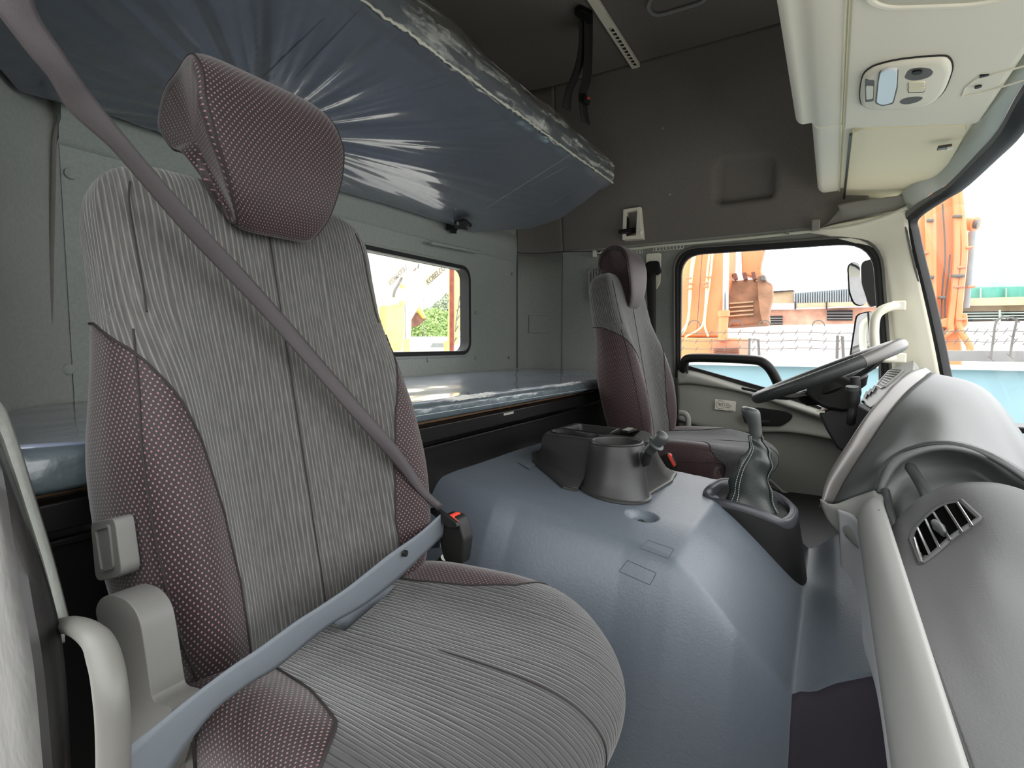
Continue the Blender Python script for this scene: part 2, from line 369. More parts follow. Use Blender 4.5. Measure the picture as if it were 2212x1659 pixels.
# footwell floor board under the mat and the cab underbody
MB().box((-.43, 1.385, -.92), (2.0, 2.4, .04)).mk('floor', 'black_soft', smooth=False).__setitem__('kind', 'structure')
MB().box((-.30, 2.03, -.63), (.94, .90, .03)).mk('floor', 'black', smooth=False).__setitem__('kind', 'structure')
gx, gy = 90, 60; V = []  # dark sheet over the mat stands in for shade under the dash
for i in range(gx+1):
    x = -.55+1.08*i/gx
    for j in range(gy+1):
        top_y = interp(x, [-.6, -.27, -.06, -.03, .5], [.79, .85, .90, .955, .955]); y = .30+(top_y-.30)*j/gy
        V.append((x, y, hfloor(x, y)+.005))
o_ = from_py('floor', V, [(i*(gy+1)+j, (i+1)*(gy+1)+j, (i+1)*(gy+1)+j+1, i*(gy+1)+j+1) for i in range(gx) for j in range(gy) if V[i*(gy+1)+j][0] > -.035], 'footwell_shade', ang=180, solid=.003)
tag(o_, 'dark sheet over the passenger footwell, painted under-dash shade', None, kind='structure')
# ---- rear wall with the rear window
wl = [Vector((XR, y, z)) for (y, z) in rrect(.92, 1.962, -.035, .338, .05)]
ow = [Vector(p) for p in ((XR, .50, -.88), (XR, 2.40, -.88), (XR, 2.40, ZC), (XR, .50, ZC))]
wr = plate('wall_rear', ow, [wl], 'felt_rear', smooth=False); tag(wr, 'grey felt rear wall of the cab around the rear window', None, kind='structure')
for (a, b, X0) in ((170, 268, XR), (152, 375, XR), (148, 798, XR), (1111, 548, XR), (1107, 592, XR), (1100, 771, XR), (1028, 773, XR), (925, 777, XR), (1028, 675, XR)):
    p = onX(a, b, X0+.012); r = .012 if a < 400 else .009
    MB().rings([[p+Vector((dx, rr*math.cos(t), rr*math.sin(t))) for t in [k*math.pi/9 for k in range(18)]] for dx, rr in ((-.004, r), (.003, r*.95), (.005, r*.7))]).mk('clip_button', 'felt_rear', wr)
win = empty('window_1', (XR, 1.44, .15), 'rounded rear window with a thick black rubber seal behind the passenger seat', None, kind='structure')
band('window_seal', wl, .016, .05, (1, 0, 0), 'rubber', win)
band('window_lip', offset_loop(wl, (XR, 1.44, .15), 1.035), .03, .03, (1, 0, 0), 'felt_rear', win, bevel=.008)
plate('pane', [Vector((XR-.012, p.y, p.z)) for p in wl], [], 'glass', win, solid=0, smooth=False)
# raised ledge of the headliner above the rear window
prof = [(0, .56), (.02, .55), (.035, .50), (.03, .465), (.018, .455), (.015, .43), (0, .42)]
MB().rings([[Vector((XR+.010+a*k, y, z)) for a, z in prof] for y, k in ((.495, 1), (1.4, 1), (2.25, 1), (2.36, .6), (2.40, .1))]).mk('headliner_ledge', 'felt_rear', wr, ang=60)
MB().tube([onX(930, 524, XR+.05), onX(1040, 546, XR+.05)], .006, 10).mk('slot', 'felt_rear', wr)
# ---- right hand (driver side) wall: corner, pillar and upper side
def yw(z): return YR-.12*sst(.35, 1.3, z)
cor = [(-1.42, 2.395), (-1.405, 2.44), (-1.36, 2.487), (-1.29, 2.512), (-1.2, 2.52)]
Zs = [ZF, -.4, -.1, .1, .3, .46]
wrt = empty('wall_right', (-1.2, 2.52, -.85), 'grey felt side wall and rounded rear corner on the driver side', None, kind='structure')
rows = [[Vector((x, y, z)) for (x, y) in cor] for z in Zs]
patch('corner_panel', rows, 'felt', wrt, 1, 6, solid=.01)
P = lambda a, b, Y=2.52: onY(a, b, Y)
door_out = path_round([P(1458, 815), P(1455, 538), P(1900, 508), P(1935, 930)], [.11, .13])+[Vector((.26, 2.52, ZF)), Vector((-.63, 2.52, ZF))]
side_a = [Vector((-1.2, 2.52, ZF)), Vector((-1.2, 2.52, .475)), Vector((.16, 2.52, .475))]+door_out[13::-1]+[Vector((-.63, 2.52, ZF))]
plate('pillar_panel', side_a, [], 'felt', wrt, solid=.02, smooth=False)
up = [[Vector((x, yw(z), z)) for x in (-1.2, -.8, -.4, -.1, .05)] for z in (.46, .6, .8, 1.0, 1.15, 1.25)]
upc = [[Vector((-1.2+(x+1.2)*1.0, 2.52-(2.52-y)*1.0-.12*sst(.35, 1.3, z), z)) for (x, y) in cor] for z in (.46, .6, .8, 1.0, 1.15, 1.25)]
patch('upper_corner', upc, 'felt_dark', wrt, 3, 6, solid=.01)
# upper side panel with the pressed rectangular pocket
ph = [onY(a, b, 2.5) for a, b in ((1543, 358), (1560, 345), (1668, 335), (1682, 345), (1679, 420), (1668, 432), (1556, 446), (1541, 435))]
def proj(p): return Vector((p.x, yw(p.z), p.z))
gridU = []
phc = sum(ph, Vector())/len(ph)
zz = [.46+.79*k/60 for k in range(61)]; xx = [-1.2+1.3*k/100 for k in range(101)]
def inpoly(x, z, Q):
    c = False
    for i in range(len(Q)):
        a, b = Q[i-1], Q[i]
        if (a.z > z) != (b.z > z) and x < (b.x-a.x)*(z-a.z)/(b.z-a.z)+a.x: c = not c
    return c
def dist_poly(x, z, Q):
    d = 9
    for i in range(len(Q)):
        a = Vector((Q[i-1].x, Q[i-1].z)); b = Vector((Q[i].x, Q[i].z)); p = Vector((x, z)); t = max(0, min(1, (p-a).dot(b-a)/(b-a).length_squared)); d = min(d, (p-a-(b-a)*t).length)
    return d
for z in zz:
    r_ = []
    for x in xx:
        y = yw(z)
        if inpoly(x, z, ph): y += .045*sst(0, .026, dist_poly(x, z, ph))
        r_.append(Vector((x, y, z)))
    gridU.append(r_)
patch('upper_side_panel', gridU, 'felt_dark', wrt, 1, 1, solid=.008, ang=180)
for (a, b) in ((1440, 287), (1448, 421)):
    p = proj(onY(a, b, 2.49)); MB().tube([p, p-Vector((0, .006, 0))], .005, 10).mk('clip_button', 'felt', wrt)
MB().tube([Vector((XR+.013, 2.40, z)) for z in (-.12, .3, .52)]+[Vector((XR+.013, 2.395, .60))], .0026, 6).mk('panel_seam', 'seam_felt', wrt)
MB().tube([Vector((x+.004, y-.012, .475)) for x, y in cor]+[Vector((-1.02, 2.508, .462))], .0026, 6).mk('panel_seam', 'seam_felt', wrt)
# pressed square and outline on the corner panel
sq = [onY(a, b, 2.506) for a, b in ((1160, 637), (1198, 637), (1198, 675), (1160, 675))]
c_ = Vector((-1.31, 2.497, .11))
for dz in (-.045, .045):
    MB().tube([Vector((-1.375, 2.465, c_.z+dz)), Vector((-1.33, 2.497, c_.z+dz)), Vector((-1.28, 2.508, c_.z+dz))], .003, 8).mk('pressed_edge', 'felt', wrt)
MB().tube([Vector((-1.372, 2.467, c_.z-.045)), Vector((-1.372, 2.467, c_.z+.045))], .003, 8).mk('pressed_edge', 'felt', wrt)
# ---- left (passenger side) wall and the centre pillar
corl = [(-1.42, .505), (-1.405, .47), (-1.37, .42), (-1.30, .36), (-1.15, .29), (-.95, .235), (-.86, .21), (-.70, .165)]
wlf = empty('wall_left', (-1.1, .25, -.85), 'grey felt side wall at the passenger side rear corner', None, kind='structure')
patch('corner_panel', [[Vector((x, y, z)) for x, y in corl] for z in (ZF, -.1, .25, .5, .9, 1.25)], 'felt', wlf, 1, 6, solid=.01)
MB().tube([onX(128, 200, XR+.02), onX(133, 225, XR+.02), onX(126, 262, XR+.02), onX(117, 300, XR+.02), onX(112, 500, XR+.02), onX(106, 870, XR+.02)], .0045, 8).mk('panel_gap', 'felt_dark', wlf)
MB().box((-.12, 2.545, .515), (.68, .02, .19)).mk('roof_rail', 'felt', wrt, smooth=False)
MB().box((-.2, .19, 1.0), (1.30, .03, .6)).mk('door_header', 'felt', wlf, smooth=False)
MB().box((-.15, .17, -.80), (1.25, .14, .14)).mk('sill', 'black_soft', wlf, smooth=False)
d2 = empty('door_2', (.33, .12, -.85), 'passenger door standing open beside the camera', None, kind='structure')  # open door out of view, put in to shade the near side
dl = [Vector((.36, .10-.92*t, z)) for t, z in ((0, -.85), (0, .30), (.25, .47), (.9, .45), (1, .30), (1, -.85))]
wn = [Vector((.36, .10-.92*t, z)) for t, z in ((.12, -.12), (.12, .26), (.30, .39), (.86, .37), (.92, .28), (.92, -.02))]
plate('door_skin', dl, [wn], 'grey_door', d2, solid=.05, smooth=False)
band('door_seal', wn, .02, .056, (1, 0, 0), 'rubber', d2)
plate('door_pane', wn, [], 'glass', d2, solid=0, smooth=False)
# ---- ceiling
ce = MB().box((-.5, 1.35, ZC+.012), (1.95, 2.4, .02)).mk('ceiling', 'felt_dark', smooth=False); tag(ce, 'dark felt high roof ceiling', None, kind='structure')
MB().tube([Vector((-1.42, 2.404, ZC-.004)), Vector((.1, 2.404, ZC-.004))], .004, 8).mk('ceiling_seam', 'groove', ce)
lp = [onZ(a, b, ZC-.006) for a, b in ((1398, 12), (1408, 30), (1425, 34), (1520, 5), (1540, -30), (1420, -20))]
band('ceiling_lamp_frame', round_poly(lp, .03), .012, .006, (0, 0, 1), 'felt', ce)
MB().rings([[Vector((.31, .28, z)) for z in (.62, 1.24)], [Vector((.31, 2.42, z)) for z in (.62, 1.24)]], caps=False, closed=False).mk('wall_front', 'felt_dark', smooth=False, solid=.02).__setitem__('kind', 'structure')
# ---- overhead console
oc = empty('trim_1', (0, 1.3, .58), 'beige overhead console above the windscreen', None, kind='structure')
pr1 = [(0.002, .588), (-.05, .590), (-.062, .599), (-.072, .606), (-.095, .606), (-.108, .618), (-.112, .64), (-.112, .80), (.0, .80)]
pr2 = [(0.002, .588), (-.05, .588), (-.064, .596), (-.070, .61), (-.072, .65), (-.072, .80), (.0, .80)]
pf = [(0.004, .5855), (.08, .5732), (.16, .5604), (.24, .5476), (.282, .541), (.292, .548), (.292, .80), (.004, .80)]
for nm, pr, y0, y1 in (('storage_lip', pr1, .28, 1.72), ('storage_lip', pr2, 1.72, 2.44), ('console_panel', pf, .28, 1.745)):
    MB().rings([[Vector((x, y, z)) for x, z in pr] for y in (y0, y1)]).mk(nm, 'beige', oc, bevel=.008)
MB().rings([[Vector((x, y, z+.012)) for x, z in pf] for y in (1.745, 2.44)]).mk('visor_bay', 'beige', oc, bevel=.004)
MB().tube([Vector((.003, .28, .583)), Vector((.003, 2.42, .583))], .0018, 8).mk('panel_seam', mat('seam_beige', lin((190, 186, 150)), .7), oc)
# moulding recess at the very top of the frame
mo = [onP(a, b, (0, 0, .583), (.16, 0, 1)) for a, b in ((1872, -12), (1890, 6), (1925, 14), (2100, 8), (2200, -10), (2205, -60), (1880, -60))]
plate('recess_floor', round_poly(mo, .02), [], 'beige', oc, solid=.004)
band('recess_lip', round_poly(mo, .02), .012, .012, (0, 0, 1), 'beige', oc, bevel=.004)
# microphone pocket
mp_ = [onP(a, b, (0, 0, .585), (.16, 0, 1)) for a, b in ((2078, 210), (2085, 190), (2110, 170), (2150, 160), (2230, 138), (2240, 165), (2150, 192))]
band('microphone_pocket', round_poly(mp_, .008), .003, .003, (0, 0, 1), 'beige', oc, bevel=.001)
p = onP(2113, 186, (0, 0, .585), (.16, 0, 1)); MB().tube([p, p-Vector((0, 0, .003))], .006, 14).mk('microphone_port', 'black', oc)
p = onP(2126, 163, (0, 0, .585), (.16, 0, 1)); MB().box(p, (.014, .008, .004)).mk('clip_slot', 'black', oc)
# ---- sun visor (driver side)
vz = .572
vis = [onP(a, b, (0, 0, .588), (.16, 0, 1)) for a, b in ((1841, 288), (1862, 280), (2060, 271), (2084, 274), (2087, 284), (2070, 318), (2012, 418), (1998, 430), (1975, 429), (1966, 440), (1940, 446), (1850, 446), (1828, 438), (1826, 425))]
sv = MB().prism(round_poly(vis, .006, 3), (0, 0, .014)).mk('sun_visor', 'visor', bevel=.004)
tag(sv, 'folded cream sun visor under the overhead console on the driver side', 'sun visor')
cl = onP(2040, 318, (0, 0, .572), (.16, 0, 1))
MB().box(cl, (.03, .022, .008)).mk('visor_clip', 'steel', sv, bevel=.002); MB().box(cl+Vector((.012, 0, -.003)), (.016, .02, .01)).mk('clip_tongue', 'white_plastic', sv, bevel=.002)
MB().tube([onZ(1838, 290, .572), onZ(1822, 440, .572)], .004, 8).mk('visor_rod', 'steel', sv)
# ---- map lamp unit
def onL(a, b, l=0.): return onP(a, b, (0, 0, .586-l), (.16, 0, 1))
LN = Vector((-.158, 0, -.987))
ml = cr([onL(a, b, 0) for a, b in ((1860, 185), (1866, 160), (1880, 146), (1900, 137), (1950, 126), (2030, 119), (2050, 124), (2057, 140), (2054, 158), (2040, 192), (2020, 212), (1985, 226), (1900, 231), (1868, 226), (1860, 214))], 3, True)
lampu = empty('map_lamp', (.1, 1.5, .57), 'beige overhead lamp unit with clear lens and switches above the windscreen', 'lamp')
lc = sum(ml, Vector())/len(ml)
MB().rings([[p-LN*.004 for p in ml], [p+LN*.004 for p in ml], [q+LN*.010 for q in offset_loop(ml, lc, .95)], [q+LN*.0125 for q in offset_loop(ml, lc, .87)]]).mk('housing', 'beige', lampu, ang=60)
band('housing_gap', [p+LN*.0012 for p in offset_loop(ml, lc, 1.01)], .003, .003, LN, 'groove', lampu)
def chip(name, pts, m, par, l0=.0115, l1=.016, rad=.004, bev=.0012):
    a = [onL(x, y, l1) for x, y in pts]; return MB().prism(round_poly(a, rad, 4), -LN*(l1-l0)).mk(name, m, par, bevel=bev)
chip('lens', ((1901, 158), (1915, 151), (1938, 152), (1936, 190), (1928, 222), (1906, 228), (1893, 222), (1897, 180)), 'lens', lampu, l1=.0175, rad=.008)
chip('lens_trim', ((1899, 155), (1915, 148), (1941, 149), (1939, 192), (1930, 225), (1905, 230), (1890, 224), (1895, 178)), 'handle_grey', lampu, l1=.0135, rad=.008)
chip('switch_recess', ((1868, 172), (1889, 174), (1887, 219), (1869, 221)), 'handle_grey', lampu, l1=.0133)
chip('rocker_switch', ((1870, 188), (1886, 189), (1885, 214), (1871, 216)), 'white_plastic', lampu, l1=.0165)
for q in (((1952, 170), (1962, 150), (1985, 146), (2010, 148), (2018, 156), (2008, 168), (1975, 176)), ((1940, 222), (1952, 212), (1985, 208), (1997, 212), (1980, 222), (1955, 227))):
    cq = chip('spot_lamp_cup', q, 'handle_grey', lampu, l1=.0132, rad=.012)
    q2 = [onL(a, b, .0134) for a, b in q]; cq2 = sum(q2, Vector())/len(q2)
    MB().prism(round_poly([cq2+(p-cq2)*.78+Vector((.006, 0, 0)) for p in q2], .01, 4), LN*.0006).mk('cup_bowl', 'beige', cq)
p = onL(1981, 155, .014); MB().tube([p-LN*.001, p+LN*.003], .0085, 20).mk('spot_lamp', 'black', lampu)
for q in (((1962, 180), (1980, 178), (1998, 178), (1998, 188), (1962, 190)), ((1962, 191), (1998, 189), (1996, 199), (1962, 200))):
    chip('push_switch', q, 'visor', lampu, l1=.0155)
    chip('switch_gap', [(a+(a-1980)*.06, b+(b-189)*.1) for a, b in q], 'groove', lampu, l1=.0132)
# ---- windscreen opening and pillar
T = [Vector((.24, 2.44, .40)), onZ(1968, 460, .475), onZ(2010, 430, .49), onZ(2050, 405, .5), onZ(2110, 345, .5), onZ(2160, 290, .5), onZ(2212, 200, .525), Vector((.322, 1.1, .525)), Vector((.29, .28, .5))]
PIL = [onY(2062, 960, 2.43), onY(2030, 830, 2.43), onY(2012, 740, 2.435), onY(1990, 640, 2.44), onY(1970, 560, 2.44), onY(1957, 500, 2.44), onY(1956, 470, 2.43)]
seal = cr(PIL+T[2:], 5)
ws = empty('window_2', (.3, 1.4, .5), 'curved windscreen with a black rubber seal', None, kind='structure')
MB().rings([[p+Vector((.0, 0, 0)), p+Vector((.018, .022, .004)), p+Vector((.045, .03, 0)), p+Vector((.04, 0, -.010)), p+Vector((.018, -.012, -.012))] for p in seal]).mk('windscreen_seal', 'rubber', ws, ang=60)
MB().rings([[p+Vector((-.004, -.004, .012)), p+Vector((.01, .004, .022)), p+Vector((.02, .004, .002)), p+Vector((.004, -.006, -.001))] for p in seal]).mk('seal_lip', 'seal_grey', ws, ang=60)
tp = [p+Vector((.03, .004, 0)) for p in PIL[4:]+T[3:]]; bt = [Vector((.50, 2.46, -.45)), Vector((.55, 2.42, -.48)), Vector((.62, 2.35, -.5)), Vector((.7, 2.2, -.5)), Vector((.76, 2.0, -.5)), Vector((.8, 1.75, -.5)), Vector((.82, 1.45, -.5)), Vector((.82, 1.1, -.5)), Vector((.72, .28, -.5))]
bt = bt[:len(tp)]
tp2 = cr(tp, 4); bt2 = cr(bt, 4); MB().rings([tp2, bt2], caps=False, closed=False).mk('windscreen_pane', 'glass', ws)
bd = [Vector((p.x-.006, p.y, p.z+.012)) for p in cr(T[1:], 5)]
MB().rings([[p, p+Vector((-.02, 0, .02)), p+Vector((-.035, 0, .055)), p+Vector((.01, .01, .05)), p+Vector((.012, .008, .01))] for p in bd]).mk('glass_reflection', mat('teal_reflection', lin((190, 196, 186)), .35), ws, ang=60)  # pale strip painted in for the header's reflection in the top glass
ap = [[onY(1745, 502, 2.50), onY(1800, 486, 2.48), onY(1880, 470, 2.45), onY(1962, 452, 2.42)],
      [onY(1800, 512, 2.50), onY(1850, 505, 2.49), onY(1905, 492, 2.46), onY(1962, 474, 2.435)],
      [onY(1880, 540, 2.51), onY(1900, 535, 2.50), onY(1930, 530, 2.47), onY(1968, 520, 2.44)],
      [onY(1905, 610, 2.51), onY(1918, 608, 2.50), onY(1948, 604, 2.46), onY(1986, 600, 2.44)],
      [onY(1916, 765, 2.51), onY(1935, 765, 2.50), onY(1975, 765, 2.45), onY(2022, 765, 2.43)],
      [onY(1935, 930, 2.51), onY(1965, 935, 2.50), onY(2010, 940, 2.45), onY(2055, 945, 2.43)]]
apil = patch('trim_2', ap, 'beige', None, 5, 5, solid=.012, ang=180); tag(apil, 'beige windscreen pillar trim on the driver side', None, kind='structure')
MB().box(onY(1962, 447, 2.46), (.07, .03, .045)).mk('corner_cap', 'beige', apil, bevel=.008)
# fillet panel between roof side, visor bay and rail
fp = [[onY(1768, 494, 2.50), onY(1790, 486, 2.50), onY(1850, 470, 2.47), onY(1955, 450, 2.42)],
      [onY(1785, 484, 2.495), onY(1805, 470, 2.48), onY(1850, 455, 2.44), onY(1960, 440, 2.41)],
      [onY(1806, 462, 2.47), onY(1815, 448, 2.45), onY(1820, 440, 2.43), onY(1960, 420, 2.40)]]
tag(patch('trim_3', fp, 'grey_door', None, 4, 4, solid=.006, ang=180), 'grey corner trim under the sun visor bay', None, kind='structure')
# ---- near side: pillar felt edge, film wrapped post, grab handle
pe = [[(-40, 850), (0, 870), (35, 955), (72, 1075), (108, 1195), (133, 1290), (148, 1350)], [(-60, 900), (0, 965), (28, 1040), (62, 1140), (96, 1245), (118, 1330), (135, 1390)]]
GR = [[onY(a, b, .21) for a, b in pe[0]], [onY(a, b, .196)for a, b in [((p[0]+q[0])/2-6, (p[1]+q[1])/2) for p, q in zip(*pe)]], [onY(a, b, .20) for a, b in pe[1]]]
tag(patch('trim_4', GR, 'felt', None, 4, 4, solid=.004), 'pale felt edge of the door pillar on the passenger side', None, kind='structure')
po = [[(-120, 880), (-60, 905), (0, 970)], [(-120, 1000), (-20, 1010), (44, 1095)], [(-120, 1150), (0, 1160), (92, 1240)], [(-120, 1300), (20, 1310), (122, 1350)], [(-120, 1450), (40, 1450), (138, 1470)], [(-120, 1700), (60, 1700), (150, 1700)]]
wp = patch('wrapped_door_post', [[onY(a, b, [.20, .155, .185][k]) for k, (a, b) in enumerate(r)] for r in po], None, None, 8, 8, solid=.004)
wp.data.materials.append(mat('film_wrapped_post', lin((44, 43, 43)), .45, bump=(14, .35, .02), coat=.15, var=.2, spec=.25))
tag(wp, 'film-wrapped grey door post at the left edge beside the passenger seat', 'door post')
gh = [onY(a, b, Y) for a, b, Y in ((120, 1352, .20), (160, 1352, .19), (205, 1378, .18), (228, 1430, .175), (240, 1500, .17), (245, 1580, .17), (246, 1700, .17))]
R = []
for i, p in enumerate(cr(gh, 5)):
    k = i/30; wd = .0065+.0045*min(1, k*2.2)
    R.append((p, wd))
mb = MB(); pts = [p for p, _ in R]; mb.tube(pts, [w_ for _, w_ in R], 16)
tag(mb.mk('grab_handle', 'handle_grey'), 'light grey curved grab handle in front of the passenger seat side cover', 'grab handle')
# ================================================================ DRIVER DOOR
d1 = empty('door_1', (-.2, 2.52, -.85), 'grey driver door with window, pull bar and opener', None, kind='structure')
g = [(1466, 770), (1468, 640), (1474, 590), (1495, 558), (1530, 547), (1660, 537), (1800, 525), (1845, 531), (1876, 558), (1890, 610), (1902, 765), (1915, 925), (1800, 893), (1690, 851), (1500, 797), (1470, 786)]
gl = round_poly([onY(a, b, 2.515) for a, b in ((1467, 786), (1470, 549), (1888, 520), (1915, 925), (1800, 893), (1690, 851), (1500, 797))], [.02, .10, .12, .03, .02, .02, .02], 7)
do = [Vector((p.x, 2.53, p.z)) for p in door_out]
gl2 = [Vector((p.x, 2.53, p.z)) for p in gl]
plate('door_skin', do, [gl2], 'grey_door', d1, solid=.02, smooth=False)
frl = path_round([P(a, b, 2.512) for a, b in ((1462, 815), (1461, 543), (1895, 514), (1925, 925))], [.105, .125])
band('door_seal', frl, .020, .024, (0, 1, 0), 'rubber', d1, closed=False, bevel=.004)
frl2 = path_round([P(a, b, 2.50) for a, b in ((1457, 815), (1455, 537), (1902, 507), (1933, 925))], [.11, .13])
band('door_trim_seal', frl2, .010, .016, (0, 1, 0), 'seal_grey', d1, closed=False, bevel=.003)
band('glass_run', gl, .014, .02, (0, 1, 0), 'rubber', d1)
plate('door_pane', [p+Vector((0, .012, 0)) for p in gl], [], 'glass', d1, solid=0, smooth=False)
rows = [([(1464, 800), (1500, 802), (1600, 832), (1700, 862), (1830, 905), (1930, 935)], 2.505), ([(1464, 812), (1500, 814), (1600, 842), (1700, 872), (1830, 915), (1930, 945)], 2.470),
        ([(1464, 828), (1500, 828), (1600, 846), (1700, 878), (1830, 922), (1930, 955)], 2.468), ([(1464, 834), (1500, 834), (1600, 852), (1700, 884), (1830, 930), (1930, 960)], 2.490),
        ([(1464, 880), (1500, 886), (1600, 900), (1700, 915), (1830, 940), (1930, 970)], 2.475), ([(1464, 905), (1500, 915), (1590, 932), (1700, 932), (1830, 955), (1930, 985)], 2.455),
        ([(1464, 915), (1500, 928), (1590, 946), (1700, 945), (1830, 968), (1930, 998)], 2.478), ([(1464, 1010), (1500, 1020), (1600, 1035), (1700, 1045), (1830, 1060), (1930, 1080)], 2.480),
        ([(1464, 1180), (1500, 1190), (1600, 1200), (1700, 1210), (1830, 1220), (1930, 1240)], 2.490)]
patch('inner_panel', [[onY(a, b, Y) for a, b in r] for r, Y in rows], 'grey_door', d1, 4, 5, solid=.004, ang=180)
MB().tube([onY(a, b, 2.46) for a, b in ((1655, 1030), (1690, 1062), (1730, 1080), (1830, 1108))], .006, 8).mk('pocket_edge', 'grey_door', d1)
patch('door_pocket', [[onY(a, b, 2.465) for a, b in r] for r in ([(1650, 1040), (1700, 1075), (1760, 1095), (1850, 1115)], [(1650, 1200), (1700, 1210), (1760, 1215), (1850, 1220)])], 'black_soft', d1, 2, 3, solid=.004)
oh = [onY(a, b, 2.462) for a, b in ((1603, 893), (1612, 881), (1640, 880), (1700, 888), (1714, 896), (1708, 908), (1690, 919), (1640, 919), (1610, 914))]
MB().prism(round_poly(oh, .01, 3), (0, -.012, 0)).mk('opener_bezel', 'black_soft', d1, bevel=.003)
oi = [onY(a, b, 2.449) for a, b in ((1612, 890), (1662, 890), (1662, 912), (1618, 912))]
MB().prism(round_poly(oi, .006, 3), (0, -.003, 0)).mk('opener_well', 'black', d1)
MB().prism([onY(a, b, 2.444) for a, b in ((1618, 906), (1663, 908), (1663, 912), (1618, 911))], (0, -.006, 0)).mk('opener_lever', 'steel', d1)
MB().prism(round_poly([onY(a, b, 2.467) for a, b in ((1465, 803), (1482, 804), (1482, 816), (1465, 816))], .003, 2), (0, -.003, 0)).mk('lock_cover', 'grey_plastic', d1, bevel=.001)
MB().prism([onY(a, b, 2.466) for a, b in ((1602, 836), (1650, 846), (1636, 849), (1602, 841))], (0, -.004, 0)).mk('vent_slot', 'black', d1)
pb = [onY(a, b, Y) for a, b, Y in ((1477, 808, 2.49), (1478, 790, 2.465), (1482, 777, 2.455), (1500, 773, 2.45), (1560, 774, 2.45), (1630, 778, 2.45), (1652, 786, 2.45), (1668, 804, 2.455), (1682, 832, 2.465), (1690, 852, 2.49))]
MB().tube(cr(pb, 5), .0195, 14).mk('pull_bar', 'black_soft', d1)
st = [onY(a, b, 2.4685) for a, b in ((1545, 862), (1590, 867), (1589, 889), (1544, 884))]
sk = MB().prism(st, (0, -.001, 0)).mk('sticker', 'sticker', smooth=False); tag(sk, 'white speed limit sticker reading 90 on the driver door', 'sticker')
xd = (st[1]-st[0]); yd = (st[0]-st[3]); sc = sum(st, Vector())/4
nrm = Vector((0, -.0016, 0))
text_obj('90', .022, 'ink', sk, sc-xd*.24+nrm, xd, yd, 'number', .0002, 0)
ring = [sc-xd*.24+nrm+Vector((.018*math.cos(t), 0, .018*math.sin(t))) for t in [k*math.pi/16 for k in range(32)]]
band('ring', ring, .0016, .0006, (0, 1, 0), 'ink', sk)
for k, ln in enumerate((.014, .024, .018)):
    MB().box(sc+xd*.16+nrm+Vector((ln/2-.012, 0, .007-.008*k)), (ln, .0006, .003)).mk('small_print', 'ink', sk, smooth=False)
MB().box(sc+xd*.25+nrm+Vector((0, 0, -.019)), (.022, .0006, .0012)).mk('small_print', 'ink', sk, smooth=False)
# ---- rail with curtain rings over the door
rl = [onY(a, b, Y) for a, b, Y in ((1284, 547, 2.49), (1400, 534, 2.50), (1500, 525, 2.50), (1620, 514, 2.50), (1750, 500, 2.49), (1830, 490, 2.47), (1900, 472, 2.44), (1960, 448, 2.40))]
cr_ = empty('curtain_rail', rl[0], 'thin white curtain rail above the driver door window', 'curtain rail')
MB().tube(cr(rl, 4), .0065, 10).mk('rail', 'white_plastic', cr_)
MB().box(rl[0]+Vector((.004, -.004, -.004)), (.016, .02, .03)).mk('end_bracket', 'white_plastic', cr_, bevel=.002)
MB().tube([rl[0]+Vector((.02, 0, 0)), rl[0]+Vector((.035, 0, 0))], .009, 10).mk('end_collar', 'metal', cr_)
for a, b in ((1762, 487),):
    q = onY(a, b, 2.475); MB().box(q, (.03, .02, .045)).mk('rail_clip', 'grey_door', cr_, bevel=.005)
q = onY(1701, 503, 2.48); MB().box(q, (.014, .012, .012)).mk('rail_stop', 'grey_plastic', cr_, bevel=.002)
def ring_mesh():
    mb = MB(); pts = [Vector((.0075*math.cos(t), 0, -.006+.009*math.sin(t))) for t in [math.radians(-250+k*26) for k in range(13)]]
    return mb.tube(pts, .0014, 6)
first = None
spots = [(1372, 539), (1380, 538.5), (1385, 538)]+[(1414+k*7.4, 534.5-k*.75) for k in range(9)]
for i, (a, b) in enumerate(spots):
    p = onY(a, b, 2.488)
    if first is None:
        first = ring_mesh().mk('curtain_ring', 'white_plastic'); o = first
    else:
        o = first.copy(); COL.objects.link(o)
    o.location = p+Vector((0, 0, -.004)); o.rotation_euler = (0, 0, math.radians(18*((i*7) % 3-1)))
    od = ['leftmost', 'second', 'third', 'fourth', 'fifth', 'sixth', 'seventh', 'eighth', 'rightmost']
    lab = (['left', 'middle', 'right'][i]+' white curtain ring of the three just beside the driver headrest top') if i < 3 else od[i-3]+' white curtain ring from the left in the row above the driver belt guide'
    tag(o, lab, 'curtain ring', 'curtain rings behind the headrest' if i < 3 else 'curtain rings above the belt guide')
# ---- bunk latch hook unit on the side wall
hk = empty('bunk_latch', onY(1365, 500, 2.5), 'pale plastic wall latch with black hook above the driver headrest', 'latch')
fo = [onY(a, b, 2.465) for a, b in ((1346, 452), (1383, 446), (1387, 515), (1344, 518))]
fi = [onY(a, b, 2.465) for a, b in ((1353, 458), (1376, 454), (1373, 508), (1352, 510))]
ba = [p+Vector((0, .05, 0)) for p in fo]
MB().rings([ba, fo, fi, [p+Vector((0, .045, 0)) for p in fi]]).mk('housing', 'beige', hk, bevel=.003)
a0 = onY(1363, 500, 2.47)
MB().prism([onY(a, b, 2.47) for a, b in ((1354, 466), (1358, 473), (1358, 493), (1370, 491), (1372, 502), (1352, 509))], (0, .012, 0)).mk('hook', 'black', hk, bevel=.002)
MB().box(onY(1350, 500, 2.445), (.055, .03, .018)).mk('release_paddle', 'black', hk, bevel=.003)
MB().prism([p+Vector((0, .040, 0)) for p in fi], (0, .004, 0)).mk('back_plate', 'beige', hk)
MB().tube([onY(1386, 502, 2.46), onY(1386, 502, 2.446)], .008, 12).mk('pivot_cap', 'beige', hk)
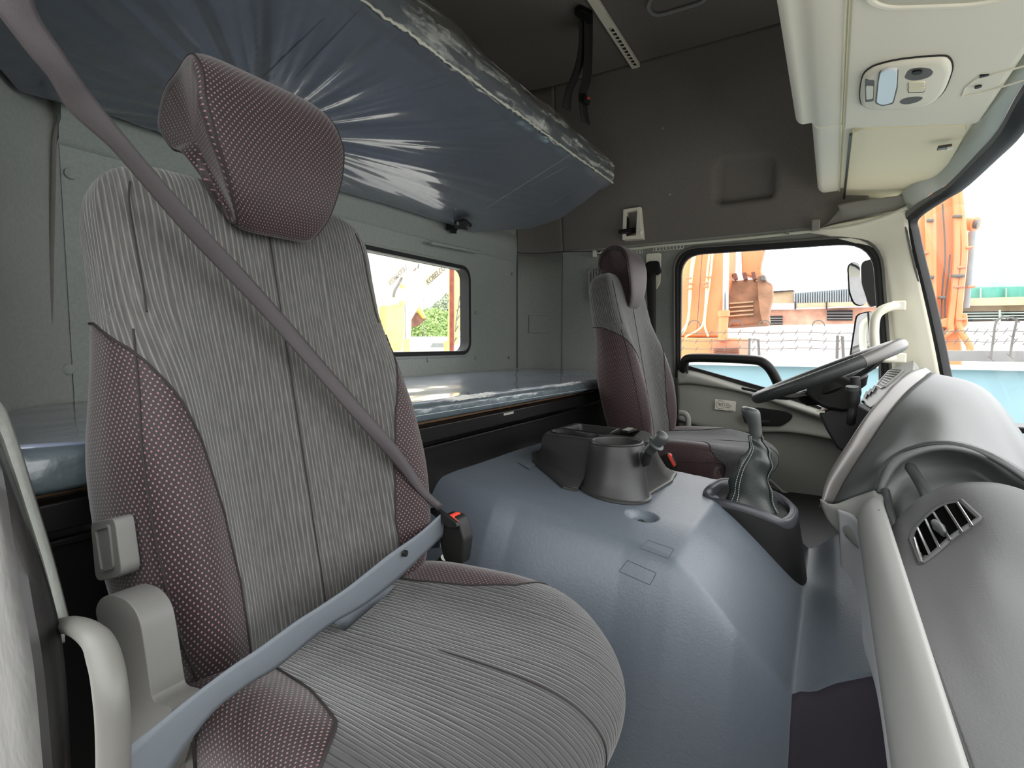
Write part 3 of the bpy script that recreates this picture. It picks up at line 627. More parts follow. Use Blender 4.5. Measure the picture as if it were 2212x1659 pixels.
# ---- driver seat belt with guide on the pillar
sb = empty('seat_belt', onY(1415, 600, 2.5), 'black driver seat belt hanging from the pillar guide behind the driver seat', 'seat belt')
MB().prism(round_poly([onY(a, b, 2.505) for a, b in ((1397, 549), (1429, 546), (1427, 612), (1418, 626), (1397, 626))], .012, 4), (0, -.01, 0)).mk('guide_plate', 'beige', sb, bevel=.002)
MB().prism(round_poly([onY(a, b, 2.47) for a, b in ((1393, 570), (1400, 564), (1422, 563), (1427, 588), (1420, 594), (1393, 594))], .01, 3), (0, .022, 0)).mk('belt_guide', 'black', sb, bevel=.006)
L_ = [onY(a, b, 2.47) for a, b in ((1395, 590), (1398, 640), (1402, 720), (1404, 830), (1406, 940), (1406, 1060))]
R_ = [onY(a, b, 2.47) for a, b in ((1417, 590), (1417, 640), (1417, 720), (1417, 830), (1418, 940), (1420, 1060))]
patch('webbing', [L_, R_], 'web_black', sb, 1, 4, solid=.002)
# ---- side vent grille behind driver seat
vg = empty('side_vent', onY(1282, 610, 2.51), 'pale oval slotted air vent half hidden behind the driver seat', 'vent')
lo = round_poly([onY(a, b, 2.50) for a, b in ((1273, 590), (1280, 580), (1310, 578), (1310, 648), (1280, 650), (1273, 636))], .02, 4)
band('vent_frame', lo, .008, .01, (0, 1, 0), 'grey_door', vg)
for k in range(5):
    MB().tube([onY(1279+k*6, 583, 2.502), onY(1279+k*6, 646, 2.502)], .004, 6).mk('slat', 'grey_door', vg)
# ---- A pillar grab handle
ga = empty('grab_handle', onY(1940, 700, 2.43), 'beige grab handle on the windscreen pillar beside the steering wheel', 'grab handle')
MB().tube(cr([onY(a, b, Y) for a, b, Y in ((1944, 659, 2.43), (1925, 662, 2.40), (1905, 670, 2.385), (1892, 684, 2.38), (1888, 710, 2.38), (1889, 740, 2.38), (1893, 762, 2.385), (1910, 774, 2.40), (1945, 772, 2.43))], 5), .0165, 14).mk('grip', 'beige', ga)
for (a, b) in ((1937, 661), (1938, 773)):
    p = onY(a, b, 2.425); MB().box(p+Vector((.004, -.012, 0)), (.045, .018, .036)).mk('end_cap', 'beige', ga, bevel=.006)
# ---- exterior mirrors
def mirror_unit(name, quad, back, lab, Y=2.80):
    Y_ = Y
    r = empty(name, onY(quad[0][0], quad[0][1], Y), lab, 'side mirror')
    f = round_poly([onY(a, b, Y) for a, b in quad], .02, 4); c = sum(f, Vector())/len(f)
    bk = round_poly([onY(a, b, Y+.01) for a, b in back], .02, 4)
    MB().rings([[p+Vector((-.005, .012, 0)) for p in offset_loop(f, c, 1.04)], [p+Vector((.0, .05, 0)) for p in offset_loop(f, c, 1.0)]]).mk('mirror_shell', 'black_soft', r, ang=50)
    MB().prism(bk, (0, .07, 0)).mk('housing', 'black_soft', r, bevel=.01)
    MB().prism(f, (0, .010, 0)).mk('mirror_glass', 'mirror', r)
    return r
mirror_unit('side_mirror', [(1833, 575), (1843, 567), (1857, 568), (1860, 610), (1874, 652), (1862, 660), (1846, 656), (1836, 630)], [(1860, 566), (1878, 560), (1905, 556), (1908, 600), (1908, 655), (1885, 662), (1878, 660), (1862, 612)], 'upper black door mirror outside the driver window')
mirror_unit('side_mirror', [(1852, 680), (1888, 672), (1886, 766), (1836, 785)], [(1884, 674), (1896, 672), (1892, 766), (1884, 768)], 'lower tall door mirror outside the driver window', 2.82)
MB().tube([onY(1900, 560, 2.9), onY(1906, 900, 2.9)], .012, 10).mk('mirror_arm', 'black').update_tag()
tag(bpy.data.objects['mirror_arm'], 'black vertical mirror arm outside the driver door', 'mirror arm')
# ================================================================ SEATS
U_ = [0, .35, .55, .72, .84, .93, 1.0, 1.1, 1.2, 1.35, 1.5]
FS = [(0, 0, 0), (.35, .05, 0), (.56, .45, 0), (.77, 1, 0), (.91, .75, -.02), (.985, .15, -.12), (1.0, 0, -.35), (.985, 0, -.7), (.9, 0, -.95), (.5, 0, -1.04), (0, 0, -1.06)]
FSV = [Vector(f) for f in FS]
def section(u):
    s = -1 if u < 0 else 1; u = min(abs(u), 1.5)
    i = max(0, min(len(U_)-2, int(np.searchsorted(U_, u, side='right'))-1)); t = (u-U_[i])/(U_[i+1]-U_[i])
    b, c = FSV[i], FSV[i+1]; a = FSV[i-1] if i else Vector((-b.x-.35, c.y, c.z)); d = FSV[i+2] if i+2 < len(FSV) else Vector((-.5, 0, -1.04))
    q = .5*((2*b)+(c-a)*t+(2*a-5*b+4*c-d)*t*t+(3*b-a-3*c+d)*t**3)
    return s*max(0, q.x), q.y, q.z
def rows_interp(rows, n):
    R = np.array(rows, float); k = len(R); out = []
    P = [R[i] for i in range(k)]
    for i in range(k-1):
        b, c = P[i], P[i+1]; a = P[i-1] if i else 2*b-c; d = P[i+2] if i+2 < k else 2*c-b
        for j in range(n):
            t = j/n; q = .5*((2*b)+(c-a)*t+(2*a-5*b+4*c-d)*t*t+(3*b-a-3*c+d)*t**3); q[-1] = b[-1]+(c[-1]-b[-1])*t; out.append(q)
    out.append(P[-1]); return out
def surf_pt(r, u, yc, lift=0.):
    x, z, nx_, nz_, w_, t_, b_, c_, ub = r
    fy, fb, ft = section(u); L = math.hypot(nx_, nz_); nx_ /= L; nz_ /= L
    d = fb*b_+ft*t_+lift
    return Vector((x+nx_*d-c_*abs(fy)**3, yc+fy*(w_+lift*(1 if abs(u) > .9 else 0)), z+nz_*d))
def zone(name, R, fa, fb, nu, m, parent, yc, lift=0., **k):
    V = []; UVs = []; vl = 0; prev = None
    for j, r in enumerate(R):
        ua, ub = fa(r), fb(r); c0 = surf_pt(r, 0, yc)
        if prev is not None: vl += (c0-prev).length
        prev = c0
        us = [ua+(ub-ua)*i/nu for i in range(nu+1)]; m0 = ua if abs(ua) < abs(ub) else ub
        arc0 = 0
        if ua*ub > 0:
            pp = [surf_pt(r, m0*k/12, yc) for k in range(13)]; arc0 = sum((pp[k+1]-pp[k]).length for k in range(12))
        pts_ = [surf_pt(r, u, yc, lift) for u in us]
        if ua*ub > 0:
            order = range(nu+1) if abs(ua) < abs(ub) else range(nu, -1, -1); al = {}; a_ = arc0; pv = None
            for i in order:
                if pv is not None: a_ += (pts_[i]-pts_[pv]).length
                al[i] = a_*(1 if ua > 0 else -1); pv = i
        else:
            cum = [0]
            for i in range(nu): cum.append(cum[-1]+(pts_[i+1]-pts_[i]).length)
            al = {i: cum[i]-cum[nu//2] for i in range(nu+1)}
        for i in range(nu+1):
            u = us[i]; V.append(pts_[i]); UVs.append((al[i], vl)); continue
            fy, fb_, ft = section(u); UVs.append(((1 if u >= 0 else -1)*(abs(fy) if abs(u) < 1 else 1+abs(ft)*.4)*r[4]*(1 if abs(u) < 1 else 1), vl))
    n = nu+1; Fc = [(j*n+i, j*n+i+1, (j+1)*n+i+1, (j+1)*n+i) for j in range(len(R)-1) for i in range(nu)]
    me = bpy.data.meshes.new(name); me.from_pydata([tuple(p) for p in V], [], Fc)
    uv = me.uv_layers.new(name='UVMap')
    for l in me.loops: uv.data[l.index].uv = UVs[l.vertex_index]
    bm = bmesh.new(); bm.from_mesh(me); bmesh.ops.recalc_face_normals(bm, faces=bm.faces); bm.to_mesh(me); bm.free()
    return finish(name, me, m, parent, ang=180, **k)
def seam_line(R, fu, parent, yc, r=.0014, m='seam', lift=.0004, name='seam'):
    return MB().tube([surf_pt(q, fu(q), yc, lift) for q in R], r, 6).mk(name, m, parent)
def pillow(name, prof, hw, m, parent, yc, n=26, inset=.80, pw=5, uvs=True):
    """cushion from a side profile (x, z): hw(x, z) is the half width there"""
    P = cr([Vector((x, 0, z)) for x, z in prof], 6, closed=True); c = sum(P, Vector())/len(P); rings_ = []; 
    ss = [-1, -.995, -.98, -.95, -.9, -.84, -.76]+[-.7+1.4*k/10 for k in range(11)]+[.76, .84, .9, .95, .98, .995, 1]
    for s in ss:
        k = inset+(1-inset)*(1-abs(s)**pw)**(1/2.2) if abs(s) < 1 else inset*.93
        rings_.append([Vector((c.x+(p.x-c.x)*k, yc+s*hw(p.x, p.z), c.z+(p.z-c.z)*k)) for p in P])
    m_ = len(P); V = [p for r in rings_ for p in r]
    al = [0]
    for i in range(m_): al.append(al[-1]+(P[(i+1) % m_]-P[i]).length)
    Fc = []; UVf = []
    for i in range(len(ss)-1):
        for j in range(m_):
            j2 = (j+1) % m_; Fc.append((i*m_+j, i*m_+j2, (i+1)*m_+j2, (i+1)*m_+j))
            y0, y1 = (ss[i]*.1, ss[i+1]*.1); UVf.append([(y0, al[j]), (y0, al[j+1]), (y1, al[j+1]), (y1, al[j])])
    for off, rev in ((0, True), ((len(ss)-1)*m_, False)):
        cc = sum((V[off+j] for j in range(m_)), Vector())/m_; V.append(cc); ci = len(V)-1
        for j in range(m_):
            f = (off+j, off+(j+1) % m_, ci); Fc.append(f[::-1] if rev else f); UVf.append([(V[q].x, V[q].z) for q in Fc[-1]])
    me = bpy.data.meshes.new(name); me.from_pydata([tuple(p) for p in V], [], Fc); uv = me.uv_layers.new(name='UVMap')
    for p, q in zip(me.polygons, UVf):
        for l, t in zip(p.loop_indices, q): uv.data[l].uv = t
    o = finish(name, me, m, parent, ang=180)
    bm = bmesh.new(); bm.from_mesh(me); bmesh.ops.recalc_face_normals(bm, faces=bm.faces); bm.to_mesh(me); bm.free()
    edges = [[rings_[3][j] for j in range(m_)], [rings_[-4][j] for j in range(m_)]]
    return o, edges
YP = .485
def bx_(z): return -.609-.194*(z+.287)
BACK = [(bx_(z)+dx, z, 1, .19, w_, t_, b_, 0, ub) for z, dx, w_, t_, b_, ub in (
    (-.43, -.02, .175, .07, .02, .62), (-.38, -.004, .196, .09, .034, .62), (-.33, 0, .212, .10, .045, .59), (-.28, 0, .222, .105, .052, .57), (-.20, 0, .228, .11, .054, .59), (-.115, 0, .226, .11, .046, .65), (-.05, 0, .217, .105, .034, .76),
    (-.005, 0, .211, .1, .022, .88), (.035, 0, .206, .1, .012, 1.06), (.06, 0, .204, .1, .008, 1.5), (.11, 0, .203, .098, .004, 1.5), (.155, 0, .203, .095, .002, 1.5), (.185, -.002, .197, .088, 0, 1.5), (.205, -.007, .182, .076, 0, 1.5), (.217, -.016, .155, .06, 0, 1.5), (.222, -.028, .12, .036, 0, 1.5), (.223, -.04, .06, .01, 0, 1.5))]
CUSH = [(x, z, a, b, w_, t_, b_, c_, ub) for x, z, a, b, w_, t_, b_, c_, ub in (
    (-.69, -.405, -.1, 1, .196, .10, .004, 0, .60), (-.62, -.384, -.05, 1, .212, .11, .012, 0, .57), (-.54, -.376, 0, 1, .220, .115, .022, 0, .56), (-.45, -.371, 0, 1, .224, .115, .022, .01, .60), (-.37, -.367, .03, 1, .227, .115, .018, .035, .68), (-.30, -.365, .08, 1, .226, .11, .010, .065, .88),
    (-.25, -.367, .2, 1, .222, .10, .004, .088, .95), (-.212, -.376, .5, .9, .216, .085, .002, .105, .98), (-.186, -.395, .9, .55, .208, .07, 0, .112, .99), (-.180, -.42, 1, .15, .198, .06, 0, .115, .99), (-.190, -.45, 1, -.1, .190, .055, 0, .112, .99), (-.212, -.485, 1, -.2, .178, .05, 0, .108, .99), (-.245, -.515, 1, -.3, .165, .04, 0, .10, .99))]
def build_seat(root):
    Rb = rows_interp(BACK, 6); Rc = rows_interp(CUSH, 6)
    sh = [r for r in Rb if r[1] <= .062 and r[8] < 1.5]
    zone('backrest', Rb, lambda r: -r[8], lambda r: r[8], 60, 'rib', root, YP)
    for s in (-1, 1):
        bo = zone('side_bolster', sh, lambda r: s*r[8], lambda r: s*1.5, 34, 'dots', root, YP)
        seam_line(sh, lambda r: s*r[8], bo, YP, .0016)
        seam_line([r for r in Rb if r[1] <= .02], lambda r: s*.86, bo, YP, .0013)
        seam_line([r for r in Rb if .03 < r[1] < .19], lambda r: s*.80, root, YP, .0011)
    seam_line([r for r in Rb if r[1] <= .2], lambda r: 0, root, YP, .0011)
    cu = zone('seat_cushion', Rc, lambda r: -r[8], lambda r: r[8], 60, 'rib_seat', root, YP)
    rc = Rc
    for s in (-1, 1):
        bo = zone('cushion_bolster', rc, lambda r: s*r[8], lambda r: s*1.5, 30, 'dots', root, YP)
        seam_line(rc, lambda r: s*r[8], bo, YP, .0016)
        seam_line(Rc, lambda r: s*1.0, bo, YP, .0014)
    seam_line([r for r in Rc if r[0] > -.36 or r[1] < -.39], lambda r: 0, cu, YP, .0012)
    # headrest hooked over the top of the backrest
    prof = [(-.668, .155), (-.650, .20), (-.648, .27), (-.662, .335), (-.700, .372), (-.755, .378), (-.798, .352), (-.806, .305), (-.785, .268), (-.738, .248), (-.708, .215), (-.695, .18), (-.686, .155)]
    def hw(x, z): return interp(z, [.15, .18, .25, .30, .36, .38], [.062, .078, .102, .112, .104, .094])-(.018*sst(-.70, -.80, x))
    h, ed = pillow('headrest', prof, hw, 'dots', root, YP, inset=.84, pw=6)
    for e in ed:
        MB().tube([p+Vector((0, 0, 0)) for p in e]+[e[0]], .0014, 6).mk('seam', 'seam', h)
    # pan and slides under the cushion
    MB().rings([[Vector((x, y, z)) for x, y in ((-.66, YP-.17), (-.30, YP-.18), (-.27, YP-.10), (-.27, YP+.10), (-.30, YP+.18), (-.66, YP+.17))] for z in (-.78, -.47)]).mk('seat_base', 'black_soft', root, bevel=.015)
    MB().rings([[Vector((x, YP+s*.19, z)) for x, z in ((-.70, -.46), (-.64, -.36), (-.60, -.36), (-.55, -.46))] for s in (-1, 1)]).mk('recliner_frame', 'black', root, bevel=.006)
root = empty('passenger_seat', (-.45, YP, -.78), 'large near passenger seat with grey ribbed centre, maroon dotted sides and dotted headrest', 'seat', 'cab seats')
build_seat(root)
ds = root.copy(); COL.objects.link(ds); ds['label'] = 'far driver seat seen side-on behind the steering wheel and cup holder console'; ds.name = 'driver_seat'
ds.location = (-.45+.042, 1.95, -.78+.035)
bpy.context.view_layer.update()
for ch in list(root.children):
    c = ch.copy(); COL.objects.link(c); c.parent = ds; c.matrix_parent_inverse = ch.matrix_parent_inverse
    if ch.name.startswith('headrest'):
        pv = Vector((-.70, YP, .30)); c.matrix_basis = Matrix.Translation((-.004, 0, -.050)) @ Matrix.Translation(pv) @ Matrix.Diagonal((.84, 1, 1, 1)) @ Matrix.Translation(-pv)
    for g_ in ch.children:
        d = g_.copy(); COL.objects.link(d); d.parent = c; d.matrix_parent_inverse = g_.matrix_parent_inverse
# passenger seat fittings on the near side
lv = [onY(a, b, .245) for a, b in ((195, 1130), (243, 1119), (248, 1130), (262, 1235), (255, 1248), (212, 1256), (205, 1245))]
lh = MB().prism(round_poly(lv, .008, 4), (0, .018, 0)).mk('recline_handle', 'cover_grey', root, bevel=.005); lh['label'] = 'grey paddle-shaped recline handle'
li = [onY(a, b, .2445) for a, b in ((207, 1143), (236, 1135), (246, 1225), (220, 1232))]
band('handle_rim', round_poly(li, .004, 3), .003, .003, (0, 1, 0), 'cover_grey', lh, bevel=.001)
sc_o = [onY(a, b, .232) for a, b in ((203, 1320), (215, 1292), (240, 1283), (275, 1296), (300, 1330), (312, 1400), (325, 1490), (330, 1518), (362, 1526), (372, 1540), (360, 1590), (330, 1700), (262, 1700), (262, 1560), (245, 1440), (225, 1385))]
scv = MB().prism(round_poly(sc_o, .012, 4), (0, .03, 0)).mk('side_cover', 'cover_grey', root, bevel=.008); scv['label'] = 'grey moulded plastic side cover'
for a, b, r0 in ((322, 1365, .020), (330, 1365, .016)):
    p = onY(a, b, .285); MB().tube([p-Vector((0, .004, 0)), p+Vector((0, .012, 0))], r0+.006, 24).mk('recliner_disc', 'steel', root)
MB().bar(onY(332, 1415, .262), onY(358, 1525, .262), .004, .012, (1, 0, 0)).mk('recliner_link', 'metal', root)
MB().tube(cr([onY(350, 1500, .30), onY(372, 1470, .295), onY(392, 1500, .29), onY(398, 1560, .285), onY(396, 1640, .28)], 5), .010, 12).mk('frame_tube', 'steel', root)
MB().bar(onY(405, 1560, .262), onY(420, 1720, .262), .004, .014, (1, 0, 0)).mk('slide_bracket', 'steel', root)
# driver seat arm lever
MB().tube(cr([onY(a, b, 2.24) for a, b in ((1468, 892), (1478, 893), (1486, 903), (1487, 935))], 4), .011, 10).mk('seat_side_guard', 'grey_plastic', ds)
# ---- buckle stalks
def buckle(name, quad, red, Y, par, lab, th=.028):
    b = MB().prism(round_poly([onY(a, b, Y) for a, b in quad], .006, 3), (0, th, 0)).mk(name, 'black_soft', par, bevel=.004)
    MB().prism(round_poly([onY(a, b_, Y-.001) for a, b_ in red], .003, 3), (0, th*.8, 0)).mk('release_button', 'red', b, bevel=.0015)
    b['label'] = lab; return b
buckle('buckle', [(955, 1112), (985, 1118), (992, 1130), (1003, 1168), (996, 1222), (958, 1212), (948, 1170)], [(966, 1113), (975, 1114), (990, 1128), (983, 1134)], .706, root, 'black buckle with red release button')
MB().tube([onY(958, 1205, .745), onY(945, 1216, .745)], .006, 12).mk('anchor_bolt', 'metal', root)
MB().prism([onY(a, b, .75) for a, b in ((922, 1150), (952, 1140), (950, 1183), (932, 1185), (922, 1180))], (0, .01, 0)).mk('anchor_sleeve', 'navy_side', root)
buckle('buckle', [(1428, 984), (1442, 979), (1449, 984), (1462, 1006), (1458, 1012), (1440, 1012)], [(1441, 982), (1447, 981), (1460, 1005), (1455, 1009)], 1.66, ds, 'black buckle with a red button', .02)
# ================================================================ PASSENGER BELT
be = empty('seat_belt', onX(945, 1110, -.56), 'grey passenger seat belt buckled diagonally across the near empty seat', 'seat belt')
LE = [(-30, -10, -.60), (0, 35, -.60), (60, 115, -.605), (105, 168, -.61), (150, 240, -.62), (237, 318, -.625), (300, 390, -.63), (395, 500, -.635), (480, 590, -.637), (575, 690, -.635), (660, 785, -.625), (760, 900, -.605), (850, 1000, -.585), (905, 1066, -.565), (945, 1103, -.555)]
RE = [(60, -60, -.60), (82, 30, -.60), (130, 105, -.60), (170, 165, -.605), (207, 215, -.612), (288, 315, -.618), (347, 385, -.622), (458, 510, -.628), (540, 598, -.632), (640, 712, -.63), (706, 790, -.62), (793, 890, -.60), (862, 970, -.58), (922, 1058, -.562), (957, 1092, -.552)]
patch('shoulder_webbing', [[onX(*q) for q in LE], [onX((a[0]+b[0])/2, (a[1]+b[1])/2, (a[2]+b[2])/2+.002) for a, b in zip(LE, RE)], [onX(*q) for q in RE]], 'web', be, 3, 5, solid=.0016, ang=180)
P0 = onY(945, 1125, .684); P1 = onY(330, 1620, .205); dn = Vector((P1.y-P0.y, -(P1.x-P0.x), 0)).normalized()
ue = [(958, 1105), (905, 1152), (840, 1198), (760, 1262), (690, 1310), (640, 1342), (560, 1400), (500, 1440), (420, 1500), (345, 1560), (290, 1605), (240, 1650), (180, 1720)]
le_ = [(978, 1136), (925, 1188), (862, 1248), (790, 1304), (720, 1345), (675, 1378), (600, 1440), (540, 1476), (470, 1528), (410, 1600), (372, 1659), (345, 1700), (310, 1780)]
A_ = [onP(a, b, P0, dn) for a, b in ue]; B_ = [onP(a, b, P0+dn*.004, dn) for a, b in le_]
mid = [(a+b)/2+Vector((.002, -.002, .001)) for a, b in zip(A_, B_)]
patch('lap_webbing', [A_, mid, B_], 'web_lap', be, 3, 5, solid=.0016, ang=180)
tgp = [onY(a, b, .694) for a, b in ((925, 1100), (938, 1096), (985, 1130), (988, 1140), (968, 1140), (930, 1108))]
MB().prism(round_poly(tgp, .003, 3), (0, .008, 0)).mk('latch_tongue', 'black_soft', be, bevel=.002)
p = onP(873, 1195, P0-dn*.004, dn); MB().tube([p, p-dn*.004], .005, 12).mk('belt_stop_button', 'black', be)
# second layer of the belt folding behind the tongue
patch('return_webbing', [[onY(903, 1175, .745), onY(850, 1250, .70), onP(800, 1278, P0+dn*.012, dn), onP(720, 1345, P0+dn*.012, dn)], [onY(935, 1165, .745), onY(880, 1240, .70), onP(845, 1275, P0+dn*.02, dn), onP(745, 1362, P0+dn*.02, dn)]], 'web_lap', be, 2, 5, solid=.0016)
# ================================================================ LOWER BUNK
lbk = empty('lower_bunk', (-1.1, 1.3, -.85), 'lower bunk with film-wrapped blue-grey mattress on a black steel box behind the seats', 'bunk')
mt = -.122
fe = [onX(a, b, -.75) for a, b in ((-40, 968), (45, 964), (224, 950), (600, 908), (910, 869), (1297, 820))]; fe.append(Vector((-.75, 2.49, mt-.008)))
fx = [p.y for p in fe]; fz = [p.z for p in fe]
G = []; ny_ = 150
for j in range(ny_+1):
    y = .205+(2.47-.205)*j/ny_; r_ = []
    zt = interp(y, fx, fz); zb = interp(y, [.2, .3, .8, 2.5], [-.168, -.168, -.166, -.168])
    for i in range(37):
        xw = max(interp(y, [.165, .21, .235, .29, .36, .42, .47, .505], [-.70, -.86, -.95, -1.15, -1.30, -1.37, -1.405, -1.42]), interp(y, [2.39, 2.44, 2.487], [-1.42, -1.405, -1.36]))+.012
        t = i/36; x = -.757+(xw+.757)*t
        zz_ = zt+(mt-zt)*sst(0, .8, t)+.004*noise.noise(Vector((x*9, y*5, 0)))+.0016*noise.noise(Vector((x*30, y*12+x*20, 3)))
        r_.append(Vector((x, y, zz_)))
    pr = []
    for k, (dx, f) in enumerate(((.0, .0), (.012, .10), (.016, .3), (.014+.003*noise.noise(Vector((y*25, 0, 1))), .6), (.016, .85), (.004, 1.0), (-.03, 1.0))):
        pr.append(Vector((-.757+dx, y, zt-.004+(zb-zt+.004)*f))+Vector((.0035*noise.noise(Vector((y*22, f*3+y*9, 7)))*math.sin(math.pi*f)**.5, 0, 0)))
    G.append([Vector((q.x, q.y, q.z)) for q in pr[::-1]]+r_)
tops = [row[6:] for row in G]; sides = [row[:7] for row in G]
G[0:0] = [[Vector((q.x-.01, .203, q.z-.05)) for q in G[0]]]
tops = [row[6:] for row in G]; sides = [row[:7] for row in G]
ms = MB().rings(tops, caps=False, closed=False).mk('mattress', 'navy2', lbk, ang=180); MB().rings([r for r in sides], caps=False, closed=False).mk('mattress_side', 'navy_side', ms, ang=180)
fr = []
random.seed(3)
ys = [.55+(2.25-.55)*k/220 for k in range(221)]
lo_ = [Vector((-.748+random.uniform(0, .004), y, interp(y, fx, fz)-.008-random.uniform(0, .008))) for y in ys]; hi_ = [Vector((-.754, y, interp(y, fx, fz)+.002+random.uniform(0, .003))) for y in ys]
MB().rings([lo_, hi_], caps=False, closed=False).mk('film_crease', 'film', ms, ang=30)
MB().tube([Vector((-.738, y, interp(y, fx, fz)-.026)) for y in ys], .0007, 5).mk('side_seam', mat('pale_seam', lin((170, 180, 182)), .5), ms)
MB().prism([(-.785, .215, -.178), (-.785, 2.47, -.178), (-1.37, 2.40, -.178), (-1.39, 2.3, -.178), (-1.39, .50, -.178), (-1.28, .40, -.178), (-1.1, .33, -.178), (-.9, .26, -.178)], (0, 0, .005)).mk('plywood_board', 'ply', lbk, smooth=False)
MB().box((-.765, 1.35, -.196), (.03, 2.28, .034)).mk('front_rail', 'black_paint', lbk, bevel=.003)
MB().box((-.775, 1.35, -.54), (.03, 2.28, .62)).mk('front_panel', 'black_paint', lbk, bevel=.004)
MB().box((-.758, 1.35, -.228), (.008, 2.28, .008)).mk('panel_flange', 'black_paint', lbk, bevel=.002)
p = onX(1098, 893, -.75); MB().box(p, (.004, .05, .006)).mk('catch_plate', 'grey_plastic', lbk)
# ================================================================ UPPER BUNK (tilted up towards the ceiling)
rearP = Vector((-1.375, 1.8, .478)); frontP = Vector((-.80, 2.0, .665)); ax = (frontP-rearP); ax.y = 0; ax.normalize(); nb = ax.cross(Vector((0, 1, 0))).normalized()
if nb.z > 0: nb = -nb          # nb points down, out of the underside
ub = empty('upper_bunk', (-1.38, 1.2, .48), 'film-wrapped upper bunk mattress tilted up above the seats on a rear hinge', 'bunk')
Lx = (frontP-rearP).dot(ax)
def bp(a, y, d=0): return Vector((rearP.x, y, rearP.z))+ax*a-nb*d
far = [onP(a, b, rearP, nb) for a, b in ((1040, 503), (1150, 490), (1215, 468), (1285, 425), (1345, 383), (1352, 372))]
fa = [(q-rearP).dot(ax) for q in far]; fy_ = [q.y for q in far]
Wc = onP(560, 270, rearP, nb); wa, wy = (Wc-rearP).dot(ax), Wc.y
G = []; NA, NY = 90, 300
for i in range(NA+1):
    t = i/NA; row = []
    a = (Lx-.004)*t+.0
    ye = interp(a, sorted(fa), [y for _, y in sorted(zip(fa, fy_))])
    for j in range(NY+1):
        y0 = interp(rearP.x+ax.x*a, [-1.40, -1.37, -1.30, -1.15, -.95, -.8], [.49, .44, .38, .31, .265, .255]); y = y0+(ye-y0)*j/NY
        da, dy = a-wa, y-wy; r = math.hypot(da, dy); an = math.atan2(dy, da)
        wr_ = .018*math.exp(-r/.45)*noise.noise(Vector((an*7, r*1.2, 2)))*sst(.0, .12, r)+.0035*math.exp(-r/.8)*noise.noise(Vector((an*30, r*2, 5)))*sst(0, .2, r)
        sag = -.020*math.sin(math.pi*t)*sst(.2, .5, y)+.006*noise.noise(Vector((a*3, y*2.2, 9)))
        e = min(t, 1-t, (ye-y)/(ye-y0)*3); rnd = .022*(1-sst(0, .06, e))*(.25 if t > .9 else 1)
        row.append(bp(a, y, sag+wr_*1.0+rnd))
    G.append(row)
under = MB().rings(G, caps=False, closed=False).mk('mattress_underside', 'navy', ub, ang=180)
th = .11
ring1 = [r[-1] for r in G]; front = G[-1]; rear = G[0]
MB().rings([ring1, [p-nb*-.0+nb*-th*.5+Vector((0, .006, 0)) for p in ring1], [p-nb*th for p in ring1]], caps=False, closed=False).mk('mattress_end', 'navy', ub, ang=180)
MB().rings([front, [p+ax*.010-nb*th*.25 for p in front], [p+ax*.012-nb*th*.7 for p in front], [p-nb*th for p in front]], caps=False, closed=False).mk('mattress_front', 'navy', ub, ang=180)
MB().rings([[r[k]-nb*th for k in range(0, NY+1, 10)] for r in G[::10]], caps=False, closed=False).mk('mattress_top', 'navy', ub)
random.seed(11)
fl1 = []; fl2 = []; fl3 = []; 
for k, p in enumerate(front[::1]):
    n1 = noise.noise(Vector((p.y*14, 0, 0))); n2 = noise.noise(Vector((p.y*60, 3, 0))); n3 = noise.noise(Vector((p.y*5, 9, 0)))
    fl1.append(p+nb*(.004+.004*n2)-ax*.012*(.6+n1)); fl2.append(p+ax*(.010+.010*abs(n2))+nb*(.0)-nb*.012); fl3.append(p+ax*(.022+.012*n3+.010*n2)-nb*(.045+.02*n3)); 
top_ = [p+ax*(.014+.012*noise.noise(Vector((p.y*4, 1, 4))))-nb*(th-.005+.03*max(0, noise.noise(Vector((p.y*3.3, 7, 1))))) for p in front]
MB().rings([fl1, fl2, fl3, top_], caps=False, closed=False).mk('loose_film', 'film', ub, ang=50)
# white crinkled fold along the lower front edge
wf = [p+nb*.004+ax*(.002+.004*noise.noise(Vector((p.y*70, 2, 2)))) for p in front[60::1]]
MB().tube(wf, [.0022+.0065*max(0, noise.noise(Vector((k*.21, 4, 4))))+.0012*random.random() for k in range(len(wf))], 6).mk('film_fold', mat('film_fold_white', lin((205, 202, 185)), .3), ub, ang=40)
# cross seam of the mattress
from mathutils.bvhtree import BVHTree
_n = NY+1; bvb = BVHTree.FromPolygons([tuple(p) for r in G for p in r], [(i*_n+j, i*_n+j+1, (i+1)*_n+j+1, (i+1)*_n+j) for i in range(NA) for j in range(NY)])
def onU(a, b, l=.002):
    r = ray(a, b).normalized(); loc, _1, _2, _3 = bvb.ray_cast(Vector((0, 0, 0)), r)
    return loc-r*l if loc else None
q = [onU(1283-233*k/30, 302+148*k/30) for k in range(31)]
MB().tube([p for p in q if p], .0011, 6).mk('cross_seam', 'grey_door', under)
for (a0, b0, a1, b1) in ((1340, 350, 1180, 448), (1240, 352, 1140, 404), (700, 40, 560, 175), (780, 20, 640, 165)):
    q = [onU(a0+(a1-a0)*k/30, b0+(b1-b0)*k/30, .001) for k in range(31)]; q = [p for p in q if p]
    if len(q) > 3: MB().tube(q, [.0002+.0012*math.sin(math.pi*k/(len(q)-1)) for k in range(len(q))], 6).mk('film_pleat', 'navy', under)
hb = MB().box(onP(990, 486, rearP+nb*.02, nb), (.02, .03, .02)).mk('hinge_bracket', 'black', ub, smooth=False)
q = [onP(a, b, rearP+nb*.028, nb) for a, b in ((980, 480), (1002, 471), (1008, 474), (1019, 484), (1008, 493), (985, 490))]
MB().prism(q, -nb*-.008).mk('top_leaf', 'black', hb, bevel=.001)
